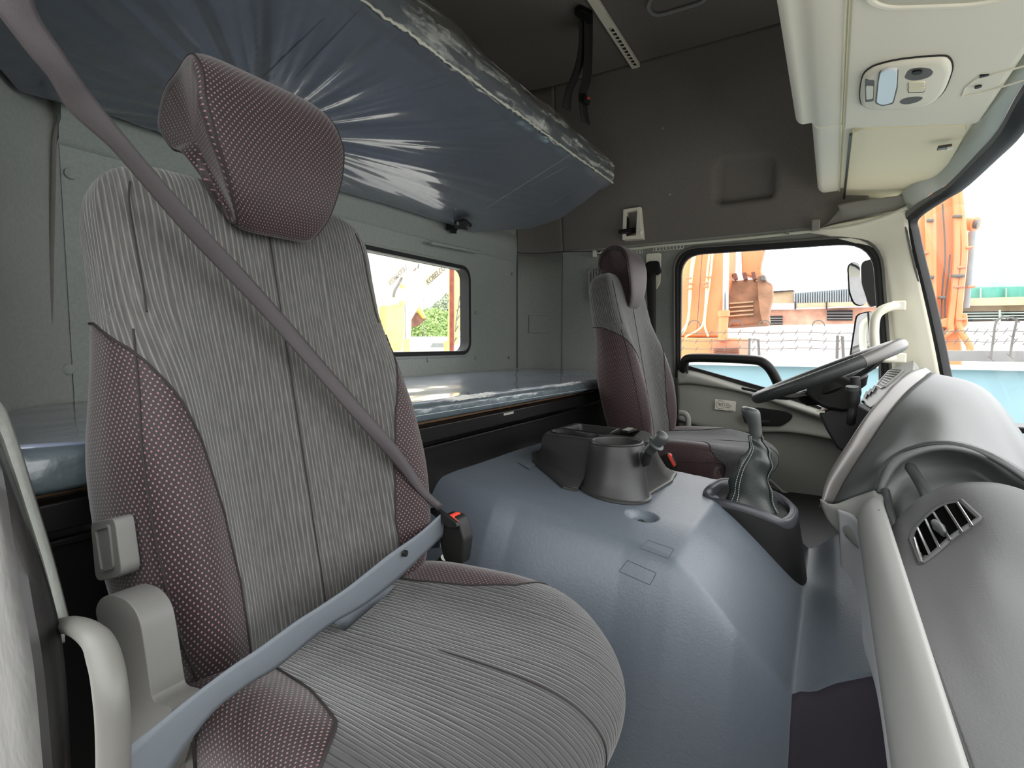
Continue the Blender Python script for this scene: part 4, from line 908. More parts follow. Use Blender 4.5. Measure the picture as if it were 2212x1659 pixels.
q = [onX(a, b, -1.36) for a, b in ((964, 480), (985, 481), (988, 494), (984, 500), (984, 505), (974, 504), (972, 498), (964, 497))]
MB().prism(q, (.006, 0, 0)).mk('wall_leaf', 'black', hb, bevel=.001)
for a, b in ((988, 480), (1009, 487)):
    p = onP(a, b, rearP+nb*.032, nb); MB().tube([p, p+nb*.010], .006, 8).mk('bolt', 'metal', hb)
# ================================================================ CEILING STRAP AND RAIL
stp = empty('bunk_strap', onZ(1258, 22, ZC), 'black webbing strap hanging from the ceiling down to the upper bunk', 'strap')
c0 = onZ(1260, 30, ZC-.01)
MB().prism(round_poly([onZ(a, b, ZC-.004) for a, b in ((1240, 18), (1252, 9), (1280, 22), (1281, 42), (1262, 40))], .006, 3), (0, 0, -.02)).mk('anchor_plate', 'black', stp, bevel=.003)
def ribbon(name, pa, pb, par, m='web_black', Ys=None):
    return patch(name, [[onX(a, b, x) for a, b, x in pa], [onX(a, b, x) for a, b, x in pb]], m, par, 1, 5, solid=.003)
ribbon('strap_loop', [(1252, 30, -.86), (1250, 100, -.87), (1240, 150, -.88), (1222, 195, -.89), (1215, 230, -.90)], [(1274, 40, -.86), (1268, 100, -.87), (1254, 155, -.88), (1236, 200, -.89), (1232, 240, -.90)], stp)
ribbon('strap_loop', [(1262, 35, -.85), (1262, 110, -.86), (1258, 170, -.87), (1250, 205, -.88), (1256, 262, -.88)], [(1280, 40, -.85), (1279, 110, -.86), (1276, 170, -.87), (1266, 212, -.88), (1274, 270, -.88)], stp)
MB().box(onX(1264, 215, -.85), (.02, .05, .03)).mk('strap_buckle', 'black', stp, bevel=.004)
p = onX(1271, 212, -.83); MB().box(p, (.006, .012, .006)).mk('buckle_tab', 'red', stp)
crl = empty('ceiling_rail', onZ(1325, 60, ZC), 'pale slotted metal rail across the dark ceiling', 'rail')
qa = [onZ(a, b, ZC-.004) for a, b in ((1262, -20), (1284, -20), (1385, 140), (1369, 146))]
MB().prism(qa, (0, 0, -.018)).mk('channel', 'beige', crl, bevel=.002)
d_ = (qa[2]-qa[1]); 
qb = [onZ(a, b, ZC-.0225) for a, b in ((1316, 62), (1324, 60), (1376, 141), (1369, 143))]
MB().prism(qb, (0, 0, -.001)).mk('slot', 'black', crl)
for k in range(22):
    f = (k+.5)/22; a = qb[0].lerp(qb[3], f); b = qb[1].lerp(qb[2], f)
    MB().bar(a+Vector((0, 0, -.002)), b+Vector((0, .01 if k % 2 else -.01, -.002)), .004, .002).mk('rack_tooth', 'beige', crl, smooth=False)
# ================================================================ CENTRE CONSOLE WITH CUP HOLDERS
cc = empty('cup_holder_console', (-.50, 1.28, hfloor(-.5, 1.3)), 'black cup holder console on the blue-grey engine tunnel between the seats', 'console')
ZT = -.232
cup = onZ(1333, 956, ZT); rc_ = .066
fb_ = hit(1340, 1091); bcup = Vector((cup.x+.004, fb_.y+.080, 0))
prs = [((1172, 937), (1158, 1002)), ((1181, 931), Vector((-.70, 1.30, 0))), ((1238, 914), Vector((-.68, 1.46, 0))), ((1250, 914), Vector((-.655, 1.475, 0))), ((1395, 931), Vector((-.40, 1.475, 0))), ((1407, 936), Vector((-.355, 1.45, 0))), ((1412, 946), (1450, 1034)), ((1407, 957), (1446, 1043))]
topl = []; base = []
for t_, b_ in prs:
    topl.append(onZ(t_[0], t_[1], ZT)); base.append(hit(*b_) if isinstance(b_, tuple) else b_)
for t in range(32, -158, -11):
    c_, s_ = math.cos(math.radians(t)), math.sin(math.radians(t)); topl.append(cup+Vector((rc_*c_, rc_*s_, 0))); base.append(bcup+Vector((.080*c_, .080*s_, 0)))
for t_, b_ in (((1281, 951), (1250, 1062)), ((1262, 948), (1222, 1056))):
    topl.append(onZ(t_[0], t_[1], ZT)); base.append(hit(*b_))
base = [Vector((q.x, q.y, hfloor(q.x, q.y)-.003)) for q in base]
ctr = sum(topl, Vector())/len(topl); ctb = sum(base, Vector())/len(base)
lo2 = [Vector((q.x, q.y, q.z+.012)) for q in base]
def blend(f, g_): return [Vector((l.x+(t.x-l.x)*f, l.y+(t.y-l.y)*f, l.z+(t.z-l.z)*g_)) for l, t in zip(lo2, topl)]
topo = [Vector((p.x, p.y, ZT-.007)) for p in topl]
topi = [ctr+(Vector((p.x, p.y, ZT))-ctr)*.965 for p in topl]
def fl_(k, dz): return [Vector((q.x, q.y, hfloor(q.x, q.y)+dz)) for q in [ctb+(b-ctb)*k for b in base]]
MB().rings([fl_(1.06, .0015), fl_(1.055, .006), fl_(1.01, .007), lo2, blend(.35, .15), blend(.62, .4), blend(.85, .7), topo, topi], caps=False).mk('shell', 'black_satin', cc, ang=50)
def disc(c, r, n=28, z=None): return [Vector((c.x+r*math.cos(2*math.pi*k/n), c.y+r*math.sin(2*math.pi*k/n), c.z if z is None else z)) for k in range(n)]
c2 = onZ(1222, 936, ZT); c3 = onZ(1262, 941, ZT)
big = disc(cup, .056); sm1 = [Vector((c2.x+.050*math.cos(t), c2.y+.036*math.sin(t), ZT)) for t in [2*math.pi*k/24 for k in range(24)]]
tray = round_poly([onZ(a, b, ZT) for a, b in ((1215, 926), (1252, 917), (1345, 928), (1312, 939), (1308, 940))], .012, 3)
sl = round_poly([onZ(a, b, ZT) for a, b in ((1317, 938), (1338, 926), (1384, 932), (1368, 945))], .006, 3)
sm1 = [onZ(a, b, ZT) for a, b in ((1192, 932), (1200, 929), (1222, 930), (1245, 933), (1268, 938), (1288, 939), (1296, 942), (1288, 945), (1266, 945), (1244, 942), (1215, 938), (1196, 936))]
plate('top_panel', topi, [big, cr(sm1, 2, True), tray, sl], 'black_satin', cc, solid=.002, smooth=False)
def well(name, loop, d, k, m='black_satin', bot=True):
    c = sum(loop, Vector())/len(loop); b_ = [Vector((p.x, p.y, ZT-d)) for p in offset_loop(loop, c, k)]
    rr = [[p+Vector((0, 0, .003)) for p in offset_loop(loop, c, 1.02)], [p+Vector((0, 0, .002)) for p in offset_loop(loop, c, .97)], [p-Vector((0, 0, .008)) for p in offset_loop(loop, c, .95)], b_]
    mb = MB().rings(rr, caps=False); n = len(loop); mb.f.append(tuple(3*n+q for q in range(n))); return mb.mk(name, m, cc, ang=50)
well('large_cup_holder', big, .065, .86); well('twin_cup_holder', cr(sm1, 2, True), .05, .88); well('coin_tray', tray, .045, .92); well('card_slot', sl, .025, .95, 'black_soft')
MB().tube([Vector((cup.x+.0585*math.cos(t), cup.y+.0585*math.sin(t), ZT+.002)) for t in [2*math.pi*k/40 for k in range(41)]], .0035, 8).mk('cup_rim', 'black_satin', cc)
q = onZ(1358, 930, ZT+.004); MB().box(q, (.024, .05, .006), Matrix.Rotation(-.2, 3, 'Z')).mk('slot_comb', 'black', cc, bevel=.001)
for k in range(8): MB().box(q+Vector((-.002, -.02+.0058*k, .004)), (.016, .0016, .002)).mk('comb_tooth', 'grey_plastic', cc, smooth=False)
q = hit(1128, 1005, .002); 
# flap of tape on the mat behind the console
tf = MB().prism([hit(a, b, .0015) for a, b in ((1120, 1000), (1143, 994), (1160, 1003), (1143, 1014))], (0, 0, .0015)).mk('mat_flap', 'vinyl', fl)
# ---- trailer brake lever on the console side
lvr = empty('hand_brake_lever', onZ(1400, 985, -.27), 'short grey hand lever with collar on the front corner of the cup holder console', 'lever')
b0 = onY(1394, 1000, 1.16); b1 = onY(1402, 975, 1.15); b2 = onY(1412, 958, 1.145); b3 = onY(1435, 938, 1.14)
MB().tube([b0, b1], [.010, .009], 12).mk('pivot', 'black_soft', lvr)
MB().rings([[p+Vector((0, dy, 0)) for p in [onY(a, b, 1.165) for a, b in ((1385, 975), (1396, 978), (1404, 984), (1405, 992), (1401, 1004), (1393, 1009), (1389, 1004), (1385, 990))]] for dy in (.02, -.010)]).mk('pivot_cover', 'black_soft', lvr, bevel=.003)
d = (b3-b1)
MB().tube(cr([b1+d*0, b1+d*.2, b1+d*.42], 4), [.0125]*9, 16).mk('shaft', 'black_satin', lvr)
MB().tube([b1+d*t for t in (.38, .41, .47, .50)], [.014, .0195, .0195, .016], 20).mk('collar', 'dash_dark', lvr)
MB().tube([b1+d*t for t in (.48, .55, .7, .85, .95, 1.0, 1.03)], [.013, .0135, .0145, .0155, .014, .010, .004], 18).mk('knob', 'dash_dark', lvr)
# ================================================================ GEAR SHIFTER
gs = empty('gear_shifter', hit(1640, 1100), 'gear shifter with grey knob and white-stitched black leather boot on a black base', 'gear shifter')
# base: top rim and skirt given by its outline on sloping planes
def bs(a, b, Y): return onY(a, b, Y)
rim = [bs(1518, 1076, 1.335), bs(1524, 1062, 1.35), bs(1545, 1046, 1.40), bs(1565, 1041, 1.43), bs(1600, 1047, 1.455), bs(1640, 1058, 1.46), bs(1685, 1075, 1.455), bs(1712, 1095, 1.44), bs(1724, 1112, 1.41), bs(1718, 1130, 1.36), bs(1700, 1138, 1.325), bs(1670, 1126, 1.31), bs(1620, 1107, 1.305), bs(1570, 1093, 1.31), bs(1530, 1086, 1.32)]
def drop(p, k=1.0):
    q = Vector((p.x, p.y, 0)); q.z = min(hfloor(q.x, q.y)-.002, p.z-.004); return q
crim = sum(rim, Vector())/len(rim)
bot = []
for i, p in enumerate(rim):
    e = 1.0+.06*sst(-.2, -.05, p.x); q = crim+(p-crim)*e
    if p.x > -.11: q = q+Vector((.018*sst(-.11, -.05, p.x), 0, 0))
    q = Vector((q.x, q.y, min(hfloor(q.x, q.y)-.002, p.z-.006))); bot.append(q)
rimU = cr(rim, 4, True); botU = cr(bot, 4, True); cU = crim
inner = [cU+(p-cU)*.80+Vector((0, 0, .004)) for p in rimU]
MB().rings([botU, [b.lerp(t, .5)+((t-cU).normalized()*.002) for b, t in zip(botU, rimU)], rimU]).mk('base_skirt', 'black_soft', gs, ang=50)
MB().rings([[cU+(p-cU)*1.015+Vector((0, 0, -.004)) for p in rimU], [cU+(p-cU)*1.0+Vector((0, 0, .010)) for p in rimU], [cU+(p-cU)*.93+Vector((0, 0, .014)) for p in rimU], [cU+(p-cU)*.83+Vector((0, 0, .010)) for p in rimU], [cU+(p-cU)*.80+Vector((0, 0, -.012)) for p in rimU]], caps=False).mk('base_rim', mat('rim_satin', lin((54, 54, 60)), .32), gs, ang=60)
MB().rings([[p+Vector((0, 0, .001)) for p in botU], [cU+(p-cU)*1.03+Vector((0, 0, .002)) for p in botU], [cU+(p-cU)*1.03-Vector((0, 0, .004)) for p in botU]], caps=False).mk('base_flange', 'black_satin', gs)
# boot: rings along a bent axis with folds
ax_ = [(1628, 1105, 1.385, 62, 1.0), (1624, 1085, 1.385, 58, 1.0), (1621, 1060, 1.385, 50, .95), (1622, 1035, 1.385, 44, .9), (1628, 1010, 1.385, 40, .85), (1636, 990, 1.385, 33, .8), (1640, 972, 1.385, 25, .8), (1634, 955, 1.385, 17.5, .85), (1632, 945, 1.385, 17, .85), (1630, 940, 1.385, 15.5, .85)]
R = []; cen = []
raw = [Vector((a, b, w_)) for a, b, Y, w_, k in ax_]; rr = cr(raw, 5)
sti = []
for i, q in enumerate(rr):
    c = onY(q.x, q.y, 1.385); rad = (onY(q.x+q.z, q.y, 1.385)-c).length; cen.append(c); ring = []
    f = i/(len(rr)-1)
    for k in range(48):
        t = 2*math.pi*k/48; sq = 1/max(abs(math.cos(t)), abs(math.sin(t)))
        e = (1*(f**.5)+(1-f**.5)*(.78+.25*sq-.05))
        fold = (.0055*math.sin(f*26+2.2*math.sin(t+.6)+1.1)*(.5+.5*math.sin(t*2+f*5))+.004*noise.noise(Vector((math.cos(t)*1.6, math.sin(t)*1.6, f*4.5))))*(1-f*.45)*min(1, f*8)
        rd = rad*e+fold
        tilt = 0
        ring.append(c+Vector((rd*math.cos(t), rd*.82*math.sin(t), 0)))
    R.append(ring)
bt_ = MB().rings(R).mk('boot', 'leather', gs, ang=180)
for kk in (31, 32.6, 45.2):
    k0 = int(kk); fr_ = kk-k0
    for j in range(2, len(R)-1):
        pa = R[j-1][k0 % 48].lerp(R[j-1][(k0+1) % 48], fr_); pb = R[j][k0 % 48].lerp(R[j][(k0+1) % 48], fr_); n_ = (pb-cen[j]).normalized()*.0008
        L2 = (pb-pa).length; m2 = max(1, int(L2/.005))
        for u in range(m2):
            a = pa.lerp(pb, (u+.15)/m2)+n_; b = pa.lerp(pb, (u+.8)/m2)+n_
            sti.append((a, b))
mb = MB()
for a, b in sti: mb.tube([a, b], .0007, 4)
mb.mk('stitching', 'stitch', bt_, smooth=False)
k0 = 44
MB().tube([R[j][k0]+(R[j][k0]-cen[j]).normalized()*.001 for j in range(1, len(R))], .0016, 6).mk('boot_seam', 'black', bt_)
kn = [(1633, 948, 13.5), (1633, 938, 14.5), (1631, 925, 15), (1628, 912, 17), (1624, 900, 20), (1622, 892, 21.3), (1622, 886, 20), (1623, 882, 14), (1624, 881, 5)]
rr = cr([Vector(q) for q in kn], 5); R = []
for q in rr:
    c = onY(q.x, q.y, 1.385); rad = max(.001, (onY(q.x+q.z, q.y, 1.385)-c).length); R.append([c+Vector((rad*math.cos(t), rad*.9*math.sin(t), rad*.22*math.cos(t)*-1)) for t in [2*math.pi*k/28 for k in range(28)]])
k_ = MB().rings(R).mk('knob', 'dash_dark', gs, ang=180)
c = onY(1621, 883.5, 1.385); MB().rings([[c+Vector((rd*1.15*math.cos(t)-.001, rd*.95*math.sin(t), h-.24*rd*math.cos(t))) for t in [2*math.pi*k/28 for k in range(28)]] for rd, h in ((.0165, -.005), (.0155, .0005), (.010, .003), (.003, .0035))]).mk('knob_cap', 'silver', k_)
# ================================================================ STEERING WHEEL AND COLUMN
sw = empty('steering_wheel', (0, 2.0, -.09), 'dark four-spoke steering wheel with silver grip section tilted above the column', 'steering wheel')
A0 = onY(1632, 860, 2.0); A1 = onY(1951, 742, 2.0); C0 = (A0+A1)/2; Rw = (A1-A0).length/2-.008
ux = (A1-A0).normalized(); uy = Vector((0, 1, 0)); un = ux.cross(uy).normalized()
if un.z < 0: un = -un
def wpt(t, r=Rw): return C0+ux*r*math.cos(t)+uy*r*math.sin(t)
ths = [2*math.pi*k/96 for k in range(97)]
MB().tube([wpt(t) for t in ths], .019, 14, caps=False).mk('rim', 'dash_dark', sw)
for s, (t0, t1) in enumerate(((-62, -8),)):
    MB().tube([wpt(math.radians(t0+(t1-t0)*k/14)) for k in range(15)], .0197, 14).mk('silver_grip', 'silver', sw)
    MB().tube([wpt(math.radians(8+54*k/14)) for k in range(15)], .0197, 14).mk('silver_grip', 'silver', sw)
hubc = C0-un*.05
hub = [[hubc+un*h+ux*r*1.05*math.cos(t)+uy*r*.95*math.sin(t) for t in [2*math.pi*k/32 for k in range(32)]] for r, h in ((.03, -.05), (.085, -.03), (.10, -.005), (.095, .02), (.06, .035), (.02, .038))]
MB().rings(hub).mk('hub', 'black_soft', sw)
for t in (35, 145, 215, 325):
    t = math.radians(t); a = wpt(t, Rw-.005); b = hubc+un*.005+(wpt(t)-C0)*.35
    MB().rings([[p+q for q in (uy.cross(un)*0+(-un)*.008+o*w_, (-un)*.008-o*w_, un*.006-o*w_*.8, un*.006+o*w_*.8)] for p, w_ in ((b, .040), (a.lerp(b, .5)-un*.008, .026), (a, .022)) for o in [un.cross((a-b).normalized())]]).mk('spoke', 'black_soft', sw, bevel=.003)
col = empty('steering_column', (.15, 2.0, -.5), 'black steering column shroud and lower cover beneath the steering wheel', 'steering column')
Yc0, Yc1 = 1.90, 2.10
cs = [(1735, 850), (1775, 882), (1830, 892), (1850, 875), (1862, 850), (1845, 820), (1800, 806), (1755, 822)]
MB().rings([round_poly([onY(a, b, 1.91) for a, b in cs], .02, 3), round_poly([onY(a, b, 1.91)+Vector((0, .18, 0)) for a, b in cs], .02, 3)]).mk('shroud', 'black_soft', col, bevel=.012)
ls = [(1768, 893), (1800, 882), (1850, 870), (1905, 905), (1910, 960), (1860, 1000), (1808, 968), (1785, 930)]
MB().rings([[onY(a, b, 1.93) for a, b in ls], [onY(a, b, 1.93)+Vector((0, .14, 0)) for a, b in ls]]).mk('lower_cover', mat('column_dark', lin((40, 42, 41)), .5), col, bevel=.008)
p = onY(1777, 857, 1.905); MB().tube([p, p-Vector((0, .006, 0))], .008, 12).mk('screw_cap', 'black', col)
p = onY(1773, 889, 1.92); MB().box(p, (.022, .01, .006)).mk('cover_tab', 'sticker', col, smooth=False)
s1_ = [onY(a, b, 1.78) for a, b in ((1838, 910), (1842, 885), (1843, 865), (1842, 852), (1841, 840))]
MB().tube(cr([onY(1838, 908, 1.84)]+s1_, 3), [.012]*4+[.012]*4+[.0145]*8, 16).mk('stalk', 'black_soft', col)
MB().tube([s1_[-1]+Vector((0, 0, -.004)), s1_[-1]+Vector((0, -.002, .007))], .0165, 18).mk('stalk_cap', 'dash_dark', col)
MB().tube(cr([onY(a, b, 1.86) for a, b in ((1850, 870), (1850, 850), (1848, 830), (1847, 814))], 3), [.010]*3+[.013]*7, 14).mk('wiper_stalk', 'black_satin', col)
# ================================================================ DASHBOARD
db = empty('dashboard', (.3, 1.3, -.75), 'long grey dashboard with dark upper pad, silver instrument surround and light grey lower beam', 'dashboard')
def Gp(rows, f=onY): return [[f(*q) for q in r] for r in rows]
# instrument hood dome
dome = [[(1800, 1088, 1.48), (1842, 1078, 1.455), (1893, 1060, 1.43)],
        [(1822, 1045, 1.51), (1862, 1030, 1.48), (1905, 1018, 1.43)],
        [(1850, 1000, 1.55), (1890, 985, 1.52), (1932, 986, 1.43)],
        [(1876, 960, 1.59), (1930, 950, 1.55), (1975, 967, 1.42)],
        [(1902, 920, 1.64), (1970, 918, 1.60), (2030, 960, 1.41)],
        [(1932, 878, 1.71), (2020, 888, 1.67), (2100, 972, 1.40)],
        [(1963, 843, 1.80), (2070, 865, 1.77), (2175, 1010, 1.38)],
        [(1995, 817, 1.92), (2105, 852, 1.88), (2235, 1052, 1.36)],
        [(2012, 806, 2.05), (2128, 846, 2.02), (2300, 1090, 1.34)]]
GD = Gp(dome)
last = GD[-1]; GD.append([p+Vector((.05, .16, -.035)) for p in last]); GD.append([p+Vector((.13, .35, -.16)) for p in last]); GD.append([p+Vector((.15, .38, -.34)) for p in last])
patch('instrument_hood', GD, 'dash_dark', db, 5, 8, solid=.006, ang=180)
outer = [(1774, 1090, 1.46), (1783, 1045, 1.49), (1805, 1002, 1.53), (1832, 960, 1.57), (1868, 905, 1.62), (1897, 868, 1.69), (1928, 834, 1.78), (1962, 806, 1.92), (2000, 796, 2.06)]
inn = [r[0] for r in dome]
oP = [onY(*q) for q in outer]; iP = [onY(*q) for q in inn]
mP = [(a+b)/2+Vector((-.006, -.012, .006)) for a, b in zip(oP, iP)]
bk = [p+Vector((.004, .05, -.012)) for p in oP]
patch('silver_surround', [bk, oP, mP, iP], 'silver', db, 4, 5, solid=.004, ang=180)
MB().tube(cr([p+Vector((0, -.001, 0)) for p in iP], 4), .0022, 6).mk('hood_gap', 'groove', db)
MB().tube([mP[0]+Vector((-.01, -.004, -.012)), (oP[0]+oP[1])/2+Vector((0, -.006, 0))], .0014, 6).mk('surround_gap', 'groove', db)
# inside of the cluster, facing the driver
patch('instrument_panel', [[p+Vector((.03, .06, 0)) for p in oP[1:8]], [p+Vector((.10, .45, .0)) for p in oP[1:8]]], 'black_soft', db, 3, 3, solid=.004)
# driver side vent panel
vp = [onY(a, b, Y) for a, b, Y in ((1858, 866, 2.24), (1862, 856, 2.26), (1925, 797, 2.40), (1940, 794, 2.41), (1990, 797, 2.36), (1962, 806, 2.18), (1920, 842, 2.15), (1880, 880, 2.12))]
VPn = (vp[2]-vp[0]).cross(vp[-1]-vp[0]).normalized(); 
if VPn.x > 0: VPn = -VPn
vpp = [p-VPn*((p-vp[0]).dot(VPn)) for p in vp]
vpo = MB().prism(round_poly(vpp, .01, 3), -VPn*.03).mk('vent_panel', 'dash_light', db, bevel=.004)
def onV(a, b, l=0): return onP(a, b, vp[0]+VPn*l, VPn)
vo_ = [onV(a, b, .0015) for a, b in ((1894, 833), (1900, 824), (1921, 801), (1930, 798), (1951, 799), (1948, 804), (1912, 836), (1905, 839))]
MB().prism(round_poly(vo_, .004, 2), VPn*.001).mk('side_air_vent', 'black', vpo)
e0, e1 = onV(1900, 836, .004), onV(1949, 800, .004); f0, f1 = onV(1897, 829, .004), onV(1925, 799, .004)
for k in range(7):
    f = (k+.5)/7; a = onV(1899+24*f+0, 829-30*f, .004); b = onV(1908+40*f, 836-36*f, .004)
    MB().bar(a, b, .004, .003, VPn).mk('slat', 'dash_light', vpo)
band('vent_rim', vo_, .006, .006, VPn, 'dash_light', vpo, bevel=.001)
for k in range(3):
    q = [onV(a+8*k, b-6*k, .003) for a, b in ((1866, 858), (1873, 846), (1878, 848), (1871, 862))]
    MB().prism(q, VPn*.004).mk('rocker_switch', 'black_soft', vpo, bevel=.001)
MB().tube([onV(1864, 868, .002), onV(1864, 868, .006)], .005, 10).mk('small_knob', 'black', vpo)
# dark panel under the vent panel, behind the column
patch('column_panel', [[onY(1855, 868, 2.2), onY(1900, 905, 2.05), onY(1925, 925, 1.9)], [onY(1858, 900, 2.2), onY(1880, 935, 2.05), onY(1890, 965, 1.8)], [onY(1835, 960, 2.2), onY(1820, 1010, 2.0), onY(1800, 1045, 1.7)], [onY(1850, 1100, 2.2), onY(1830, 1120, 2.0), onY(1800, 1130, 1.7)]], 'grey_plastic', db, 3, 4, solid=.004, ang=180)
# centre shelf (cubby) between hood and passenger pod
cub = [[(1893, 1056, 1.435), (1930, 988, 1.435), (2025, 958, 1.42), (2120, 975, 1.41), (2200, 1020, 1.40), (2300, 1085, 1.39)],
       [(1900, 1064, 1.42), (1940, 1000, 1.42), (2025, 970, 1.41), (2115, 984, 1.40), (2190, 1030, 1.39), (2290, 1095, 1.38)],
       [(1910, 1066, 1.43), (1948, 1008, 1.46), (2028, 978, 1.48), (2110, 995, 1.48), (2175, 1040, 1.46), (2270, 1110, 1.44)],
       [(1925, 1110, 1.40), (1965, 1050, 1.44), (2035, 1030, 1.48), (2100, 1030, 1.50), (2150, 1060, 1.48), (2230, 1120, 1.44)],
       [(1935, 1150, 1.28), (1975, 1110, 1.28), (2040, 1080, 1.28), (2110, 1075, 1.28), (2150, 1100, 1.28), (2220, 1140, 1.28)]]
patch('centre_shelf', Gp(cub), 'dash_mid', db, 4, 5, solid=.005, ang=180)
MB().tube(cr([onY(a, b, Y) for a, b, Y in ((1962, 1003, 1.435), (1980, 1030, 1.40), (1998, 1062, 1.34), (2010, 1085, 1.27))], 4), [.006]+[.011]*12, 10).mk('shelf_rib', 'dash_dark', db)
MB().tube(cr([onY(a, b, Y) for a, b, Y in ((1912, 1060, 1.42), (1918, 1090, 1.38), (1926, 1125, 1.30), (1930, 1150, 1.26))], 4), .009, 10).mk('shelf_rib', 'dash_dark', db)
MB().tube(cr([onY(*q) for q in cub[0]], 4), .006, 10).mk('shelf_lip', 'dash_dark', db)
# passenger pod
pod = [[(1924, 1150, 1.26), (1950, 1112, 1.27), (1988, 1078, 1.28), (2045, 1052, 1.29), (2110, 1044, 1.30), (2180, 1052, 1.30), (2290, 1090, 1.30)],
       [(1926, 1160, 1.22), (1958, 1128, 1.235), (1998, 1095, 1.245), (2050, 1070, 1.25), (2115, 1062, 1.255), (2195, 1078, 1.25), (2310, 1130, 1.24)],
       [(1945, 1225, 1.06), (1985, 1210, 1.08), (2040, 1180, 1.10), (2095, 1155, 1.12), (2160, 1145, 1.13), (2250, 1170, 1.12), (2380, 1240, 1.10)],
       [(1970, 1310, .88), (2020, 1300, .90), (2080, 1285, .92), (2150, 1275, .94), (2230, 1290, .95), (2340, 1340, .94), (2480, 1420, .92)],
       [(2030, 1480, .68), (2090, 1480, .695), (2160, 1480, .71), (2250, 1490, .725), (2350, 1520, .73), (2480, 1600, .73), (2650, 1700, .72)],
       [(2094, 1660, .55), (2170, 1670, .56), (2260, 1680, .575), (2360, 1700, .585), (2480, 1750, .59), (2650, 1850, .59), (2850, 1990, .585)],
       [(2240, 2100, .36), (2350, 2120, .37), (2480, 2160, .38), (2620, 2200, .385), (2800, 2300, .39), (3050, 2450, .39), (3300, 2650, .385)]]
GPd = Gp(pod)
for r in GPd:
    r.append(r[-1]+Vector((.10, 0, -.02)))
    r.append(r[-1]+Vector((.25, 0, -.14)))
pd_ = patch('passenger_pad', GPd, 'dash_pod', db, 8, 6, solid=.006, ang=180)
pg = smooth_grid(GPd, 8, 6); flat = [p for r in pg for p in r]
from mathutils.bvhtree import BVHTree
_f = [(i*len(pg[0])+j, i*len(pg[0])+j+1, (i+1)*len(pg[0])+j+1, (i+1)*len(pg[0])+j) for i in range(len(pg)-1) for j in range(len(pg[0])-1)]
bvh = BVHTree.FromPolygons([tuple(p) for p in flat], _f)
def onB(a, b, l=0):
    r = ray(a, b).normalized(); loc, n_, ix, ds_ = bvh.ray_cast(Vector((0, 0, 0)), r)
    return loc-r*l if loc else onY(a, b, 1.1)
# vent in the pod
vl = [(1974, 1186), (1969, 1166), (1975, 1150), (1995, 1123), (2024, 1098), (2050, 1086), (2072, 1083), (2086, 1090), (2117, 1118), (2117, 1126), (2095, 1138), (2060, 1160), (2020, 1192), (1990, 1220), (1984, 1216)]
tpv = [(1969, 1168), (1977, 1145), (1995, 1123), (2024, 1098), (2050, 1087), (2076, 1083)]; btv = [(1990, 1220), (2004, 1210), (2028, 1190), (2056, 1164), (2088, 1142), (2118, 1122)]
TV = cr([Vector((a, b, 0)) for a, b in tpv], 5); BV = cr([Vector((a, b, 0)) for a, b in btv], 5)
vent = patch('air_vent', [[onB(*(t.lerp(b, k/6).xy), .0065) for t, b in zip(TV, BV)] for k in range(7)], 'void', db, 1, 1, solid=.001)
lpv = [onB(p.x, p.y, .004) for p in TV+BV[::-1]]
MB().tube(lpv+[lpv[0]], .0055, 8).mk('vent_rim', 'dash_pod', vent)
vn = Vector((-.4, -.5, .7))
sl_ = [((1976, 1162), (1992, 1215)), ((1983, 1141), (2010, 1200)), ((2000, 1123), (2030, 1185)), ((2017, 1108), (2053, 1167)), ((2042, 1093), (2078, 1150)), ((2068, 1086), (2100, 1136))]
for (a, b), (c_, d) in sl_:
    p, q = onB(a, b, .013), onB(c_, d, .013); m_ = (p+q)/2+vn*.002
    MB().tube(cr([p, m_, q], 4), .0022, 8).mk('slat', 'metal', vent)
p, q = onB(2018, 1127, .018), onB(2040, 1154, .018); MB().tube([p, (p+q)/2, q], [.005, .009, .005], 12).mk('thumb_wheel', 'dash_dark', vent)
# light grey beam under the pad
beam = []
for Y, s in ((1.44, 0), (1.36, 1), (1.25, 1), (1.0, 1), (.75, 1), (.5, 1), (.30, 1)):
    k = Y
    A = Vector((.067, Y, -.385)); 
    prof_ = [(.085, -.46), (.070, -.425), (.064, -.38), (.069, -.358), (.082, -.340), (.095, -.332), (.104, -.334), (.108, -.36)]
    if Y == 1.44: prof_ = [(x+.01, z) for x, z in prof_]
    beam.append([Vector((x, Y, z)) for x, z in prof_])
patch('lower_beam', beam, 'dash_light', db, 4, 5, solid=.004, ang=180)

MB().tube([onY(1925, 1147, 1.25), onY(1937, 1190, 1.14), onY(1972, 1300, .91), onY(2035, 1480, .67), onY(2096, 1660, .545), onY(2240, 2080, .36)], .002, 6).mk('pad_gap', 'groove', db)
p = onY(1897, 1128, 1.285); 
MB().tube([Vector((x, 1.275, z)) for x, z in ((.067, -.362), (.079, -.342), (.094, -.3305), (.104, -.333))], .0014, 6).mk('beam_joint', 'groove', db)
# end cheek of the beam joining the silver surround
ck = [[(1772, 1078, 1.46), (1800, 1090, 1.45), (1845, 1075, 1.44), (1890, 1060, 1.42)],
      [(1776, 1095, 1.46), (1810, 1100, 1.44), (1850, 1092, 1.42), (1905, 1080, 1.36)],
      [(1790, 1125, 1.46), (1815, 1130, 1.44), (1860, 1140, 1.38), (1915, 1125, 1.29)],
      [(1812, 1150, 1.46), (1830, 1160, 1.42), (1868, 1190, 1.30), (1925, 1150, 1.24)]]
patch('beam_cheek', Gp(ck), 'dash_light', db, 5, 5, solid=.004, ang=180)
